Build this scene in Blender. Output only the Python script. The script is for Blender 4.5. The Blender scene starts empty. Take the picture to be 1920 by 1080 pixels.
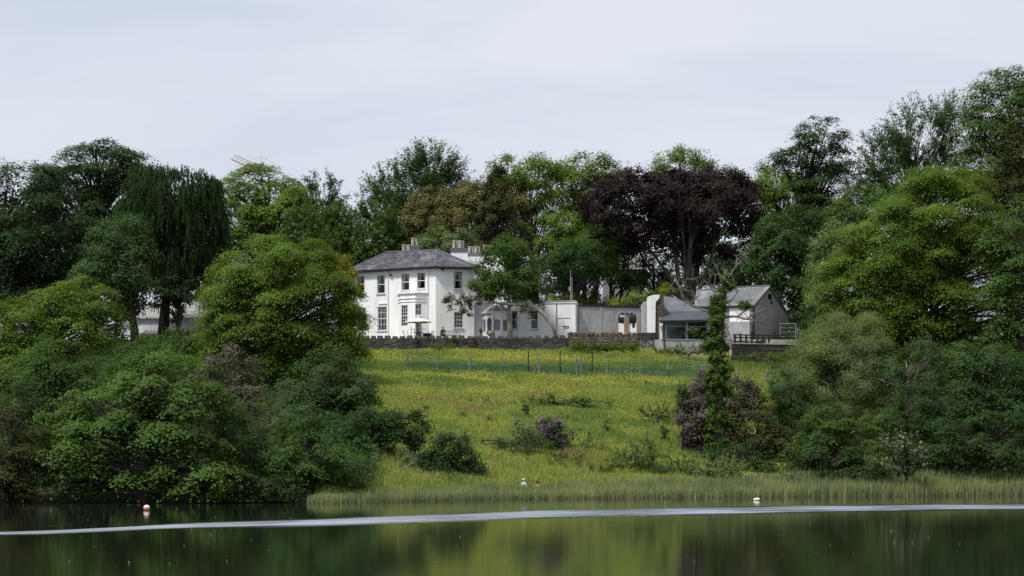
import bpy, math
import numpy as np
from mathutils import Vector

# ------------------------------------------------------------------ camera, sky, sun, exposure
SC = bpy.context.scene
COL = SC.collection
HC, FP, HOR = 3.0, 3960.0, 849.0      # lens height over the lake (m), focal length in photo pixels, horizon row
cam_d = bpy.data.cameras.new("camera"); cam = bpy.data.objects.new("camera", cam_d); COL.objects.link(cam)
cam.location = (0, 0, HC); cam.rotation_euler = (math.pi/2, 0, 0)
cam_d.sensor_width = 36; cam_d.lens = FP/1920*36; cam_d.shift_y = (HOR-540)/1920
cam_d.clip_start = 0.5; cam_d.clip_end = 6000
SC.camera = cam

SUN = Vector((-0.37, -0.31, 0.87)).normalized()
w = bpy.data.worlds.new("World"); SC.world = w; w.use_nodes = True
nt = w.node_tree; nt.nodes.clear(); N = nt.nodes.new; LK = nt.links.new
out = N("ShaderNodeOutputWorld"); bg = N("ShaderNodeBackground"); bg.inputs[1].default_value = 0.1
sky = N("ShaderNodeTexSky"); sky.sky_type = 'NISHITA'; sky.sun_disc = False
sky.sun_elevation = math.asin(SUN.z); sky.sun_rotation = math.atan2(SUN.x, SUN.y)
tc = N("ShaderNodeTexCoord"); mp = N("ShaderNodeMapping"); mp.inputs['Scale'].default_value = (1.25, 1.25, 5.5); mp.inputs['Rotation'].default_value = (0, 0.10, 0.3)
n1 = N("ShaderNodeTexNoise"); n1.inputs['Scale'].default_value = 2.6; n1.inputs['Detail'].default_value = 7; n1.inputs['Roughness'].default_value = .48; n1.inputs['Distortion'].default_value = .5
rp = N("ShaderNodeValToRGB"); rp.color_ramp.elements[0].position = .36; rp.color_ramp.elements[0].color = (4.9, 5.25, 6.1, 1)
rp.color_ramp.elements[1].position = .63; rp.color_ramp.elements[1].color = (6.05, 6.25, 6.75, 1)
mx = N("ShaderNodeMix"); mx.data_type = 'RGBA'; mx.inputs[0].default_value = .88
LK(tc.outputs['Generated'], mp.inputs[0]); LK(mp.outputs[0], n1.inputs['Vector']); LK(n1.outputs['Fac'], rp.inputs[0])
LK(sky.outputs[0], mx.inputs[6]); LK(rp.outputs[0], mx.inputs[7]); LK(mx.outputs[2], bg.inputs[0]); LK(bg.outputs[0], out.inputs[0])
sl = bpy.data.lights.new("sun", 'SUN'); sun = bpy.data.objects.new("sun", sl); COL.objects.link(sun)
sl.energy = 3.6; sl.angle = math.radians(7); sl.color = (1.0, .955, .88)
sun.rotation_euler = SUN.to_track_quat('Z', 'Y').to_euler(); sun.location = (-60, 0, 90)
SC.view_settings.view_transform = 'Standard'; SC.view_settings.look = 'None'
SC.view_settings.exposure = 0.42; SC.view_settings.gamma = 1; SC.view_settings.use_curve_mapping = False
SC.render.engine = 'CYCLES'
SC.cycles.max_bounces = 8; SC.cycles.transparent_max_bounces = 24; SC.cycles.diffuse_bounces = 3; SC.cycles.caustics_reflective = False

# ------------------------------------------------------------------ helpers
RNG = np.random.default_rng(7)
def at(px, py, D):                    # a point of the place from where it stands in the picture and how far off it is
    return np.array([(px-960)*D/FP, D, HC+(HOR-py)*D/FP])
def ss(a, b, x):
    t = np.clip((x-a)/(b-a), 0, 1); return t*t*(3-2*t)
def wob(x, y, s=1.0, ph=0.0):         # smooth pseudo-noise, about -1..1
    x = np.asarray(x)*s+ph; y = np.asarray(y)*s-ph*1.7
    return (np.sin(x*1.3+1.7*np.sin(y*.9+.4))+np.sin(y*1.7+1.3*np.sin(x*1.1+2.1))+.6*np.sin(2.9*x+2.3*y+1.1*np.sin(1.9*y-x)))/2.6

SHX = [-90, -16, -12.6, -11.5, 0, 36, 90]; SHY = [124, 126.5, 127, 125.5, 136.5, 149, 156]
def shore(x): return np.interp(x, SHX, SHY)
PD = [40, 120, 136, 141, 143, 146, 156, 178, 191, 214.0, 214.3, 240, 300, 700, 4000]
PZ = [-6, -2.2, -.8, -.2, .12, 1.0, 3.3, 7.8, 9.9, 13.45, 14.5, 14.7, 15.5, 19, 24]
def gz(x, y):
    x = np.asarray(x, float); y = np.asarray(y, float); sh = shore(x)
    d = np.where(y > 213, y, np.where(y > sh, 141+(y-sh)*72/(213-sh), y-sh+141))
    z = np.interp(d, PD, PZ)
    z = z-1.0*ss(13, 22, x)*ss(178, 200, d)*(d < 213.2)
    return z+.13*wob(x, y, .35)*ss(144, 150, d)*(1-ss(208, 213, d))

ORG = {}
def setp(o, label=None, cat=None, group=None, kind=None):
    if label: o['label'] = label
    if cat: o['category'] = cat
    if group: o['group'] = group
    if kind: o['kind'] = kind
    return o
def thing(name, label, cat, loc, group=None):
    o = bpy.data.objects.new(name, None); COL.objects.link(o); o.location = [float(v) for v in loc]; o.empty_display_size = .2
    ORG[o.name] = np.array(loc, float); return setp(o, label, cat, group)
def link(name, me, mat, parent=None, org=(0, 0, 0)):
    o = bpy.data.objects.new(name, me); COL.objects.link(o)
    if mat is not None and not me.materials: me.materials.append(mat)
    if parent is not None: o.parent = parent
    else: o.location = [float(v) for v in org]
    return o
class MB:
    """collects shapes in world coordinates"""
    def __init__(s): s.v = []; s.f = []
    def add(s, vs, fs):
        b = len(s.v); s.v += [tuple(map(float, v)) for v in vs]; s.f += [tuple(b+i for i in f) for f in fs]; return s
    def quad(s, *p): return s.add(p, [tuple(range(len(p)))])
    def hexa(s, lo, hi):              # two loops of equal length, closed solid
        n = len(lo)
        return s.add(list(lo)+list(hi), [tuple(range(n-1, -1, -1)), tuple(range(n, 2*n))]+[(i, (i+1) % n, n+(i+1) % n, n+i) for i in range(n)])
    def box(s, c, d, yaw=0.0):        # centre of base, size, turned about z
        ca, sa = math.cos(yaw), math.sin(yaw); P = []
        for sx, sy in ((-1, -1), (1, -1), (1, 1), (-1, 1)):
            a, b = sx*d[0]/2, sy*d[1]/2; P.append((c[0]+a*ca-b*sa, c[1]+a*sa+b*ca))
        return s.hexa([(x, y, c[2]) for x, y in P], [(x, y, c[2]+d[2]) for x, y in P])
    def bar(s, a, b, w, h=None):      # a squared bar from a to b
        a = Vector(a); b = Vector(b); h = h or w; d = (b-a).normalized()
        u = d.cross(Vector((0, 0, 1))); u = u.normalized() if u.length > 1e-3 else Vector((1, 0, 0)); v = u.cross(d)
        q = [u*w/2+v*h/2, -u*w/2+v*h/2, -u*w/2-v*h/2, u*w/2-v*h/2]
        return s.hexa([a+k for k in q], [b+k for k in q])
    def tube(s, pts, rad, n=6, cap=True):
        pts = [Vector(p) for p in pts]; b = len(s.v); m = len(pts)
        if not hasattr(rad, '__len__'): rad = [rad]*m
        for i, p in enumerate(pts):
            d = (pts[min(i+1, m-1)]-pts[max(i-1, 0)]).normalized()
            u = d.cross(Vector((.31, .95, .05))); u = u.normalized() if u.length > .05 else d.cross(Vector((1, 0, 0))).normalized(); q = u.cross(d)
            for k in range(n):
                a = 2*math.pi*k/n; c = p+(u*math.cos(a)+q*math.sin(a))*rad[i]; s.v.append((c.x, c.y, c.z))
        for i in range(m-1):
            for k in range(n):
                s.f.append((b+i*n+k, b+i*n+(k+1) % n, b+(i+1)*n+(k+1) % n, b+(i+1)*n+k))
        if cap: s.f.append(tuple(b+(m-1)*n+k for k in range(n))); s.f.append(tuple(b+n-1-k for k in range(n)))
        return s
    def lathe(s, c, prof, n=12):      # prof = (radius, height) from bottom up
        return s.tube_z(c, prof, n)
    def tube_z(s, c, prof, n=12):
        b = len(s.v)
        for r, h in prof:
            for k in range(n):
                a = 2*math.pi*k/n; s.v.append((c[0]+r*math.cos(a), c[1]+r*math.sin(a), c[2]+h))
        m = len(prof)
        for i in range(m-1):
            for k in range(n): s.f.append((b+i*n+k, b+i*n+(k+1) % n, b+(i+1)*n+(k+1) % n, b+(i+1)*n+k))
        s.f.append(tuple(b+(m-1)*n+k for k in range(n))); s.f.append(tuple(b+n-1-k for k in range(n)))
        return s
    def mesh(s, name, org=(0, 0, 0), smooth=False):
        me = bpy.data.meshes.new(name)
        me.from_pydata([(v[0]-org[0], v[1]-org[1], v[2]-org[2]) for v in s.v], [], s.f)
        if smooth: me.polygons.foreach_set('use_smooth', [True]*len(me.polygons))
        me.update(); return me
    def build(s, name, mat, parent=None, smooth=False, org=None):
        if org is None: org = ORG[parent.name] if parent is not None else (0, 0, 0)
        o = link(name, s.mesh(name, org, smooth), mat, parent, org)
        ORG[o.name] = np.array(org, float); return o
def np_mesh(name, V, F, smooth=False):  # V (n,3); F (m,k) all faces with k corners
    me = bpy.data.meshes.new(name); k = F.shape[1]
    me.vertices.add(len(V)); me.vertices.foreach_set('co', np.ascontiguousarray(V, np.float32).ravel())
    me.loops.add(F.size); me.loops.foreach_set('vertex_index', np.ascontiguousarray(F, np.int32).ravel())
    me.polygons.add(len(F)); me.polygons.foreach_set('loop_start', np.arange(0, F.size, k, dtype=np.int32))
    if smooth: me.polygons.foreach_set('use_smooth', np.ones(len(F), bool))
    me.update(calc_edges=True); return me
def copy_thing(o, loc, label=None, group=None):
    c = o.copy(); COL.objects.link(c); c.location = loc; ORG[c.name] = np.array(loc, float)
    if label: c['label'] = label
    if group: c['group'] = group
    for ch in o.children:
        d = ch.copy(); COL.objects.link(d); d.parent = c
        for g in ch.children:
            e = g.copy(); COL.objects.link(e); e.parent = d
    return c

# ------------------------------------------------------------------ materials
def newmat(name):
    m = bpy.data.materials.new(name); m.use_nodes = True; t = m.node_tree; t.nodes.clear(); return m, t
def mat(name, col, rough=.7, spec=.3, metal=0, col2=None, nscale=3.0, bump=0.0, bscale=20.0, detail=5, stretch=(1, 1, 1), lo=.35, hi=.68):
    m, t = newmat(name); o = t.nodes.new("ShaderNodeOutputMaterial"); p = t.nodes.new("ShaderNodeBsdfPrincipled")
    p.inputs['Base Color'].default_value = (*col, 1); p.inputs['Roughness'].default_value = rough
    p.inputs['Specular IOR Level'].default_value = spec; p.inputs['Metallic'].default_value = metal
    t.links.new(p.outputs[0], o.inputs[0])
    if col2 or bump:
        c = t.nodes.new("ShaderNodeTexCoord"); mp = t.nodes.new("ShaderNodeMapping"); mp.inputs['Scale'].default_value = stretch; t.links.new(c.outputs['Object'], mp.inputs[0])
    if col2:
        n = t.nodes.new("ShaderNodeTexNoise"); n.inputs['Scale'].default_value = nscale; n.inputs['Detail'].default_value = detail; n.inputs['Roughness'].default_value = .62
        r = t.nodes.new("ShaderNodeValToRGB"); r.color_ramp.elements[0].color = (*col, 1); r.color_ramp.elements[1].color = (*col2, 1)
        r.color_ramp.elements[0].position = lo; r.color_ramp.elements[1].position = hi
        t.links.new(mp.outputs[0], n.inputs['Vector']); t.links.new(n.outputs['Fac'], r.inputs[0]); t.links.new(r.outputs[0], p.inputs['Base Color'])
    if bump:
        n = t.nodes.new("ShaderNodeTexNoise"); n.inputs['Scale'].default_value = bscale; n.inputs['Detail'].default_value = 4
        b = t.nodes.new("ShaderNodeBump"); b.inputs['Strength'].default_value = bump; b.inputs['Distance'].default_value = .05
        t.links.new(mp.outputs[0], n.inputs['Vector']); t.links.new(n.outputs['Fac'], b.inputs['Height']); t.links.new(b.outputs[0], p.inputs['Normal'])
    return m
def island_mat(name, cols, rough=.6, spec=.25, trans=.3, big=None, bscale=.35):
    """colour differs from piece to piece (leaf, stone, slate); trans lets light through leaves"""
    m, t = newmat(name); o = t.nodes.new("ShaderNodeOutputMaterial"); p = t.nodes.new("ShaderNodeBsdfPrincipled")
    g = t.nodes.new("ShaderNodeNewGeometry"); r = t.nodes.new("ShaderNodeValToRGB")
    el = r.color_ramp.elements
    while len(el) < len(cols): el.new(.5)
    for i, c in enumerate(cols):
        el[i].position = i/(len(cols)-1) if not (len(c) > 3) else c[3]; el[i].color = (*c[:3], 1)
    t.links.new(g.outputs['Random Per Island'], r.inputs[0]); src = r.outputs[0]
    if big:
        c = t.nodes.new("ShaderNodeTexCoord"); n = t.nodes.new("ShaderNodeTexNoise"); n.inputs['Scale'].default_value = bscale; n.inputs['Detail'].default_value = 3
        q = t.nodes.new("ShaderNodeMix"); q.data_type = 'RGBA'; q.blend_type = 'MULTIPLY'; q.inputs[0].default_value = 1
        k = t.nodes.new("ShaderNodeValToRGB"); k.color_ramp.elements[0].position = .35; k.color_ramp.elements[1].position = .65
        k.color_ramp.elements[0].color = (*big[0], 1); k.color_ramp.elements[1].color = (*big[1], 1)
        t.links.new(c.outputs['Object'], n.inputs['Vector']); t.links.new(n.outputs['Fac'], k.inputs[0]); t.links.new(src, q.inputs[6]); t.links.new(k.outputs[0], q.inputs[7]); src = q.outputs[2]
    t.links.new(src, p.inputs['Base Color']); p.inputs['Roughness'].default_value = rough; p.inputs['Specular IOR Level'].default_value = spec
    if trans:
        tr = t.nodes.new("ShaderNodeBsdfTranslucent"); x = t.nodes.new("ShaderNodeMixShader"); x.inputs[0].default_value = trans
        h = t.nodes.new("ShaderNodeMix"); h.data_type = 'RGBA'; h.blend_type = 'MULTIPLY'; h.inputs[0].default_value = 1; h.inputs[7].default_value = (1.45, 1.35, .7, 1)
        t.links.new(src, h.inputs[6]); t.links.new(h.outputs[2], tr.inputs[0]); t.links.new(p.outputs[0], x.inputs[1]); t.links.new(tr.outputs[0], x.inputs[2]); t.links.new(x.outputs[0], o.inputs[0])
    else: t.links.new(p.outputs[0], o.inputs[0])
    return m
def glass_mat(name, tint=(.03, .035, .04), clear=.88):
    m, t = newmat(name); o = t.nodes.new("ShaderNodeOutputMaterial"); g = t.nodes.new("ShaderNodeBsdfGlossy"); g.inputs['Roughness'].default_value = .03; g.inputs['Color'].default_value = (.9, .92, .95, 1)
    tr = t.nodes.new("ShaderNodeBsdfTransparent"); tr.inputs[0].default_value = (clear, clear, clear, 1); x = t.nodes.new("ShaderNodeMixShader"); fr = t.nodes.new("ShaderNodeFresnel"); fr.inputs[0].default_value = 1.5
    t.links.new(fr.outputs[0], x.inputs[0]); t.links.new(tr.outputs[0], x.inputs[1]); t.links.new(g.outputs[0], x.inputs[2]); t.links.new(x.outputs[0], o.inputs[0]); return m

M = {}
M['white'] = mat('white_render', (.66, .67, .68), .8, .2, col2=(.82, .825, .83), nscale=1.1, bump=.15, bscale=14, stretch=(1, 1, .16), lo=.25, hi=.55)
M['wpaint'] = mat('white_paint', (.78, .79, .79), .4, .4)
M['reveal'] = mat('grey_painted_reveal', (.20, .21, .23), .7, .2)
M['sill'] = mat('grey_sill_paint', (.42, .43, .45), .7, .2)
M['grend'] = mat('grey_render', (.28, .28, .285), .85, .15, col2=(.46, .46, .46), nscale=1.2, bump=.25, bscale=9, stretch=(1, 1, .4))
M['brend'] = mat('beige_render', (.21, .20, .19), .9, .15, col2=(.30, .285, .275), nscale=.5, bump=.25, bscale=8, stretch=(1, 1, .3))
M['dark'] = mat('black_paint', (.018, .019, .022), .5, .4)
M['lead'] = mat('dark_band_paint', (.10, .105, .13), .7, .3)
M['slate'] = island_mat('roof_slate', [(.055, .05, .06), (.10, .095, .108), (.17, .165, .18)], .45, .5, 0, big=((.5, .45, .5), (1.3, 1.3, 1.3)), bscale=.75)
M['gslate'] = island_mat('pale_roof_slate', [(.15, .15, .16), (.20, .20, .21), (.26, .255, .265)], .6, .35, 0, big=((.8, .8, .8), (1.15, 1.15, 1.15)), bscale=.5)
M['felt'] = mat('grey_felt_roof', (.085, .09, .105), .6, .3, col2=(.13, .135, .15), nscale=.8)
M['felt2'] = mat('dark_felt_roof', (.045, .048, .06), .6, .3, col2=(.07, .074, .088), nscale=1.0)
M['pot'] = mat('buff_chimney_pot', (.34, .31, .26), .8, .2, col2=(.46, .43, .38), nscale=2)
M['tpot'] = mat('terracotta_chimney_pot', (.27, .17, .115), .8, .2, col2=(.36, .26, .19), nscale=2)
M['stone'] = island_mat('dark_wall_stone', [(.040, .040, .042), (.068, .066, .067), (.105, .10, .097)], .9, .2, 0, big=((.7, .72, .66), (1.25, 1.2, 1.2)), bscale=.6)
M['mortar'] = mat('old_mortar', (.05, .049, .047), .95, .1, col2=(.075, .073, .068), nscale=1.5)
M['rstone'] = island_mat('rusty_wall_stone', [(.085, .07, .062), (.13, .105, .095), (.19, .155, .14), (.25, .23, .21)], .9, .15, 0, big=((.8, .74, .7), (1.15, 1.12, 1.1)), bscale=.5)
M['pstone'] = island_mat('brown_pier_stone', [(.10, .085, .07), (.16, .14, .115), (.23, .20, .17)], .9, .15, 0)
M['wstone'] = island_mat('whitewashed_stone', [(.10, .10, .10), (.22, .22, .22), (.42, .42, .42)], .9, .15, 0)
M['cap'] = mat('pale_capping', (.32, .31, .31), .85, .2, col2=(.42, .41, .40), nscale=1.5)
M['brick'] = island_mat('orange_brick', [(.22, .12, .075), (.32, .19, .125), (.40, .28, .21)], .9, .15, 0)
M['wood'] = mat('weathered_post', (.13, .12, .11), .9, .15, col2=(.22, .205, .19), nscale=6, stretch=(1, 1, .2))
M['dwood'] = mat('dark_stained_timber', (.022, .019, .018), .8, .2, col2=(.045, .038, .034), nscale=5)
M['iron'] = mat('dark_iron', (.025, .026, .028), .5, .4, .3)
M['galv'] = mat('galvanised_pipe', (.30, .31, .32), .5, .4, .5)
M['green'] = mat('pale_green_frame', (.30, .35, .345), .5, .35)
M['cream'] = mat('cream_canvas', (.78, .73, .60), .8, .15, col2=(.82, .77, .66), nscale=2)
M['glass'] = glass_mat('window_glass')
M['dglass'] = glass_mat('dark_window_glass', clear=.35)
M['curtain'] = mat('pale_curtain', (.70, .69, .66), .9, .1, col2=(.8, .79, .76), nscale=6, stretch=(4, 4, .3))
M['tank'] = mat('dark_tank_plastic', (.012, .018, .020), .38, .45)
M['bark'] = mat('grey_brown_bark', (.045, .038, .03), .95, .1, col2=(.11, .095, .08), nscale=3, bump=.5, bscale=9, stretch=(1, 1, .25))
M['dbark'] = mat('dark_bark', (.022, .018, .015), .95, .1, col2=(.055, .046, .038), nscale=3, bump=.5, bscale=9, stretch=(1, 1, .25))
M['pbark'] = mat('pale_bark', (.16, .145, .125), .9, .15, col2=(.33, .305, .275), nscale=2.5, bump=.3, bscale=8, stretch=(1, 1, .5))
M['dead'] = mat('bleached_dead_wood', (.13, .12, .105), .9, .15, col2=(.26, .245, .22), nscale=3)
FG = (1.26, 1.32, 1.32)
def fol(k, a, b, c=None, trans=.36, spec=.05):
    g = FG; a = tuple(x*y for x, y in zip(a, g)); b = tuple(x*y for x, y in zip(b, (g[0]*.94, g[1]*.94, g[2]*.94)))
    a, b = tuple(x*.8+y*.2 for x, y in zip(a, b)), tuple(y*.88+x*.12 for x, y in zip(a, b))
    cols = [a, tuple((x+y)/2 for x, y in zip(a, b)), b]+([c] if c else [])
    M[k] = island_mat(k+'_foliage', cols, .55, spec, trans, big=((.78, .8, .85), (1.2, 1.17, 1.1)), bscale=.28)
fol('darkgreen', (.016, .033, .014), (.036, .064, .022))
fol('deepgreen', (.020, .042, .016), (.045, .080, .024))
fol('midgreen', (.034, .068, .018), (.068, .112, .026))
fol('brightgreen', (.052, .098, .016), (.105, .155, .024))
fol('freshgreen', (.042, .084, .020), (.088, .138, .032))
fol('limegreen', (.082, .128, .016), (.150, .190, .028))
fol('bluegreen', (.030, .058, .022), (.060, .098, .034))
FG = (1, 1, 1)
fol('copper', (.014, .009, .010), (.029, .018, .019), (.045, .030, .028), trans=.14)
fol('olivegold', (.072, .070, .024), (.132, .124, .045), (.165, .148, .06), trans=.15)
fol('brownolive', (.034, .040, .014), (.070, .074, .026), trans=.2)
FG = (1.2, 1.25, 1.15)
fol('willow', (.082, .115, .044), (.140, .178, .078))
fol('palegreen', (.075, .115, .050), (.135, .180, .085))
fol('golden', (.10, .105, .014), (.22, .20, .025))
fol('conifer', (.022, .030, .012), (.048, .052, .020), trans=.12)
fol('scrub', (.050, .046, .032), (.095, .088, .062), trans=.15)
fol('ivygreen', (.030, .062, .016), (.080, .125, .026))
FG = (1, 1, 1)
fol('mauve', (.13, .085, .12), (.24, .165, .225), (.31, .23, .29), trans=.25)
fol('purple', (.17, .075, .21), (.32, .17, .36), trans=.25)
fol('blossom', (.22, .20, .18), (.42, .39, .35), trans=.2)
# ------------------------------------------------------------------ ground and lake
def ground():
    xs = np.unique(np.concatenate([np.linspace(-420, -60, 25), np.arange(-60, 60.1, 1.0), np.linspace(60, 420, 25)]))
    ys = np.unique(np.concatenate([np.linspace(-80, 100, 10), np.arange(112, 213, 1.0), [213.0, 214.0, 214.3], np.arange(216, 262, 3.0), np.linspace(270, 420, 12), [600, 1000, 1800, 3500]]))
    X, Y = np.meshgrid(xs, ys); Z = gz(X, Y); n, m = X.shape
    V = np.stack([X, Y, Z], -1).reshape(-1, 3); i = np.arange(n*m).reshape(n, m)
    F = np.stack([i[:-1, :-1], i[:-1, 1:], i[1:, 1:], i[1:, :-1]], -1).reshape(-1, 4)
    m_, t = newmat('meadow_and_woodland_ground'); L = t.links.new; nn = t.nodes.new
    o = nn("ShaderNodeOutputMaterial"); p = nn("ShaderNodeBsdfPrincipled"); p.inputs['Roughness'].default_value = .95; p.inputs['Specular IOR Level'].default_value = .1
    c = nn("ShaderNodeTexCoord"); s = nn("ShaderNodeSeparateXYZ"); L(c.outputs['Object'], s.inputs[0])
    def noise(sc, d=4):
        a = nn("ShaderNodeTexNoise"); a.inputs['Scale'].default_value = sc; a.inputs['Detail'].default_value = d; L(c.outputs['Object'], a.inputs['Vector']); return a.outputs['Fac']
    def ramp(f, stops):
        r = nn("ShaderNodeValToRGB"); e = r.color_ramp.elements
        while len(e) < len(stops): e.new(.5)
        for k, (po, co) in enumerate(stops): e[k].position = po; e[k].color = (*co, 1)
        L(f, r.inputs[0]); return r.outputs[0]
    grass = ramp(noise(.22, 7), [(.3, (.100, .125, .026)), (.5, (.155, .165, .032)), (.7, (.20, .19, .045))])
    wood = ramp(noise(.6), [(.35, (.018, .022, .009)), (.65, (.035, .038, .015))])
    def mrange(f, a, b):
        q = nn("ShaderNodeMapRange"); q.inputs[1].default_value = a; q.inputs[2].default_value = b; q.clamp = True; L(f, q.inputs[0]); return q.outputs[0]
    def mul(a, b):
        q = nn("ShaderNodeMath"); q.operation = 'MULTIPLY'; L(a, q.inputs[0]); L(b, q.inputs[1]); return q.outputs[0]
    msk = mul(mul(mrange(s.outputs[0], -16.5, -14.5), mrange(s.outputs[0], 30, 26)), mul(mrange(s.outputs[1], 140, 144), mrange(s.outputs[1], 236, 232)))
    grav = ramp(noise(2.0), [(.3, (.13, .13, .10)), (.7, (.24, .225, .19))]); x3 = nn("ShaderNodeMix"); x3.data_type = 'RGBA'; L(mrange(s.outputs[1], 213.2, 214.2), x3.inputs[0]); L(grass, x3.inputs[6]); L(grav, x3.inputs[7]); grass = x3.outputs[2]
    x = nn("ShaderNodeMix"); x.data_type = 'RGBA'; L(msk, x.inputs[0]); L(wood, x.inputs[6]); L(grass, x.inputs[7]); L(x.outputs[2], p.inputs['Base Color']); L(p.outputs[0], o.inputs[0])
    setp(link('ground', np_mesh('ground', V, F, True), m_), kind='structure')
ground()

def wake_line(x):   # where the wake of a passing boat lies across the lake
    return np.interp(x, [-60, -17.4, -14.2, -7.5, 0, 9.4, 18.5, 28.5, 60], [45, 80.0, 85.5, 93.2, 101, 109.2, 114.6, 118.5, 127])
def lake():
    xs = np.unique(np.concatenate([np.linspace(-420, -45, 16), np.arange(-45, 45.1, .75), np.linspace(45, 420, 16)]))
    off = np.concatenate([np.arange(-9, 9.01, .1)])
    near = np.linspace(-120, -9.5, 22); cols = []
    C = np.where(np.abs(xs) < 60, wake_line(xs), np.interp(xs, [-420, -60, 60, 420], [45, 45, 127, 127]))
    v = np.concatenate([np.linspace(0, 1, 14)[:-1], np.full(len(off), 2.0), np.linspace(0, 1, 12)[1:]])
    Y = np.zeros((len(v), len(xs))); k = 0
    for t in np.linspace(0, 1, 14)[:-1]: Y[k] = -90+t*(C-9-(-90)); k += 1
    for d in off: Y[k] = C+d; k += 1
    for t in np.linspace(0, 1, 12)[1:]: Y[k] = C+9+t*(170-C-9); k += 1
    X = np.broadcast_to(xs, Y.shape); d = Y-C
    half = np.interp(xs, [-60, -20, -14, -7, 0, 10, 20, 30, 60], [1.4, 1.8, 3.8, 6.2, 7.6, 7.6, 6.8, 6.2, 6])
    q = d-.25*half*wob(xs*.23, xs*.1)
    env = ss(1.18, .4, np.abs(q)/half)*np.where(q > 0, .85, 1.0)
    u = d+.22*wob(X*.5, d*.6, 1, 2.2)+.12*wob(X*1.7, d*1.1)
    tri = lambda t: 2*np.abs(2*(t-np.floor(t+.5)))-1
    Z = .022*env*(tri(u/.95)+.22*np.sin(2*math.pi*u/.43+1.3+.6*wob(X*.8, d)))*(1+.18*wob(X*.9, d*1.4, 1, 5))
    c2 = 88.2+.12*(xs+17)    # a thin second streak far left
    e2 = np.exp(-((Y-c2)/.8)**2)*ss(-18.0, -20, X)*ss(8, 3, np.abs(d-6))
    Z = Z+.014*e2*np.sin(2*math.pi*(Y-c2)/.8)
    Z = np.where((np.abs(d) < 8.8) & (np.abs(X) < 44), Z, 0)
    n, m = Y.shape; V = np.stack([X, Y, Z], -1).reshape(-1, 3); i = np.arange(n*m).reshape(n, m)
    F = np.stack([i[:-1, :-1], i[:-1, 1:], i[1:, 1:], i[1:, :-1]], -1).reshape(-1, 4)
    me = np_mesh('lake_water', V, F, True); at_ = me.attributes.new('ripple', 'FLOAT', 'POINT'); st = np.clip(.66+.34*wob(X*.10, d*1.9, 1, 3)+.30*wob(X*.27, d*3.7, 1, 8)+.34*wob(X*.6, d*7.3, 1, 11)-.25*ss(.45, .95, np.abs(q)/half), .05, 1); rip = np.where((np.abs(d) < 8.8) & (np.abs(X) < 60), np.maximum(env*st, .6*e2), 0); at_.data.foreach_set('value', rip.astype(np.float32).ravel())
    mm, t = newmat('lake_surface'); L = t.links.new; nn = t.nodes.new
    o = nn("ShaderNodeOutputMaterial"); p = nn("ShaderNodeBsdfPrincipled"); p.inputs['Base Color'].default_value = (.006, .009, .006, 1); p.inputs['Roughness'].default_value = .035; p.inputs['IOR'].default_value = 1.7
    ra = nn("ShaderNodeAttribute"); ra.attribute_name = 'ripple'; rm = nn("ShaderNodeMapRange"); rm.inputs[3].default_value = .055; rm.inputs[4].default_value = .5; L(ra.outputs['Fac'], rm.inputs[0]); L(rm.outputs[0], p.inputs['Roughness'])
    am = nn("ShaderNodeMix"); am.data_type = 'RGBA'; am.inputs[6].default_value = (.006, .009, .006, 1); am.inputs[7].default_value = (.26, .30, .37, 1); L(ra.outputs['Fac'], am.inputs[0]); L(am.outputs[2], p.inputs['Base Color'])  # pale blue along the wake: brightness of reflected sky put into the base colour
    c = nn("ShaderNodeTexCoord"); mp = nn("ShaderNodeMapping"); mp.inputs['Scale'].default_value = (.35, 1.6, 1); a = nn("ShaderNodeTexNoise"); a.inputs['Scale'].default_value = 1.1; a.inputs['Detail'].default_value = 3
    b = nn("ShaderNodeBump"); b.inputs['Strength'].default_value = .075; b.inputs['Distance'].default_value = .06
    L(c.outputs['Object'], mp.inputs[0]); L(mp.outputs[0], a.inputs['Vector']); L(a.outputs['Fac'], b.inputs['Height']); L(b.outputs[0], p.inputs['Normal']); L(p.outputs[0], o.inputs[0])
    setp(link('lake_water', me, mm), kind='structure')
lake()

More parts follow.
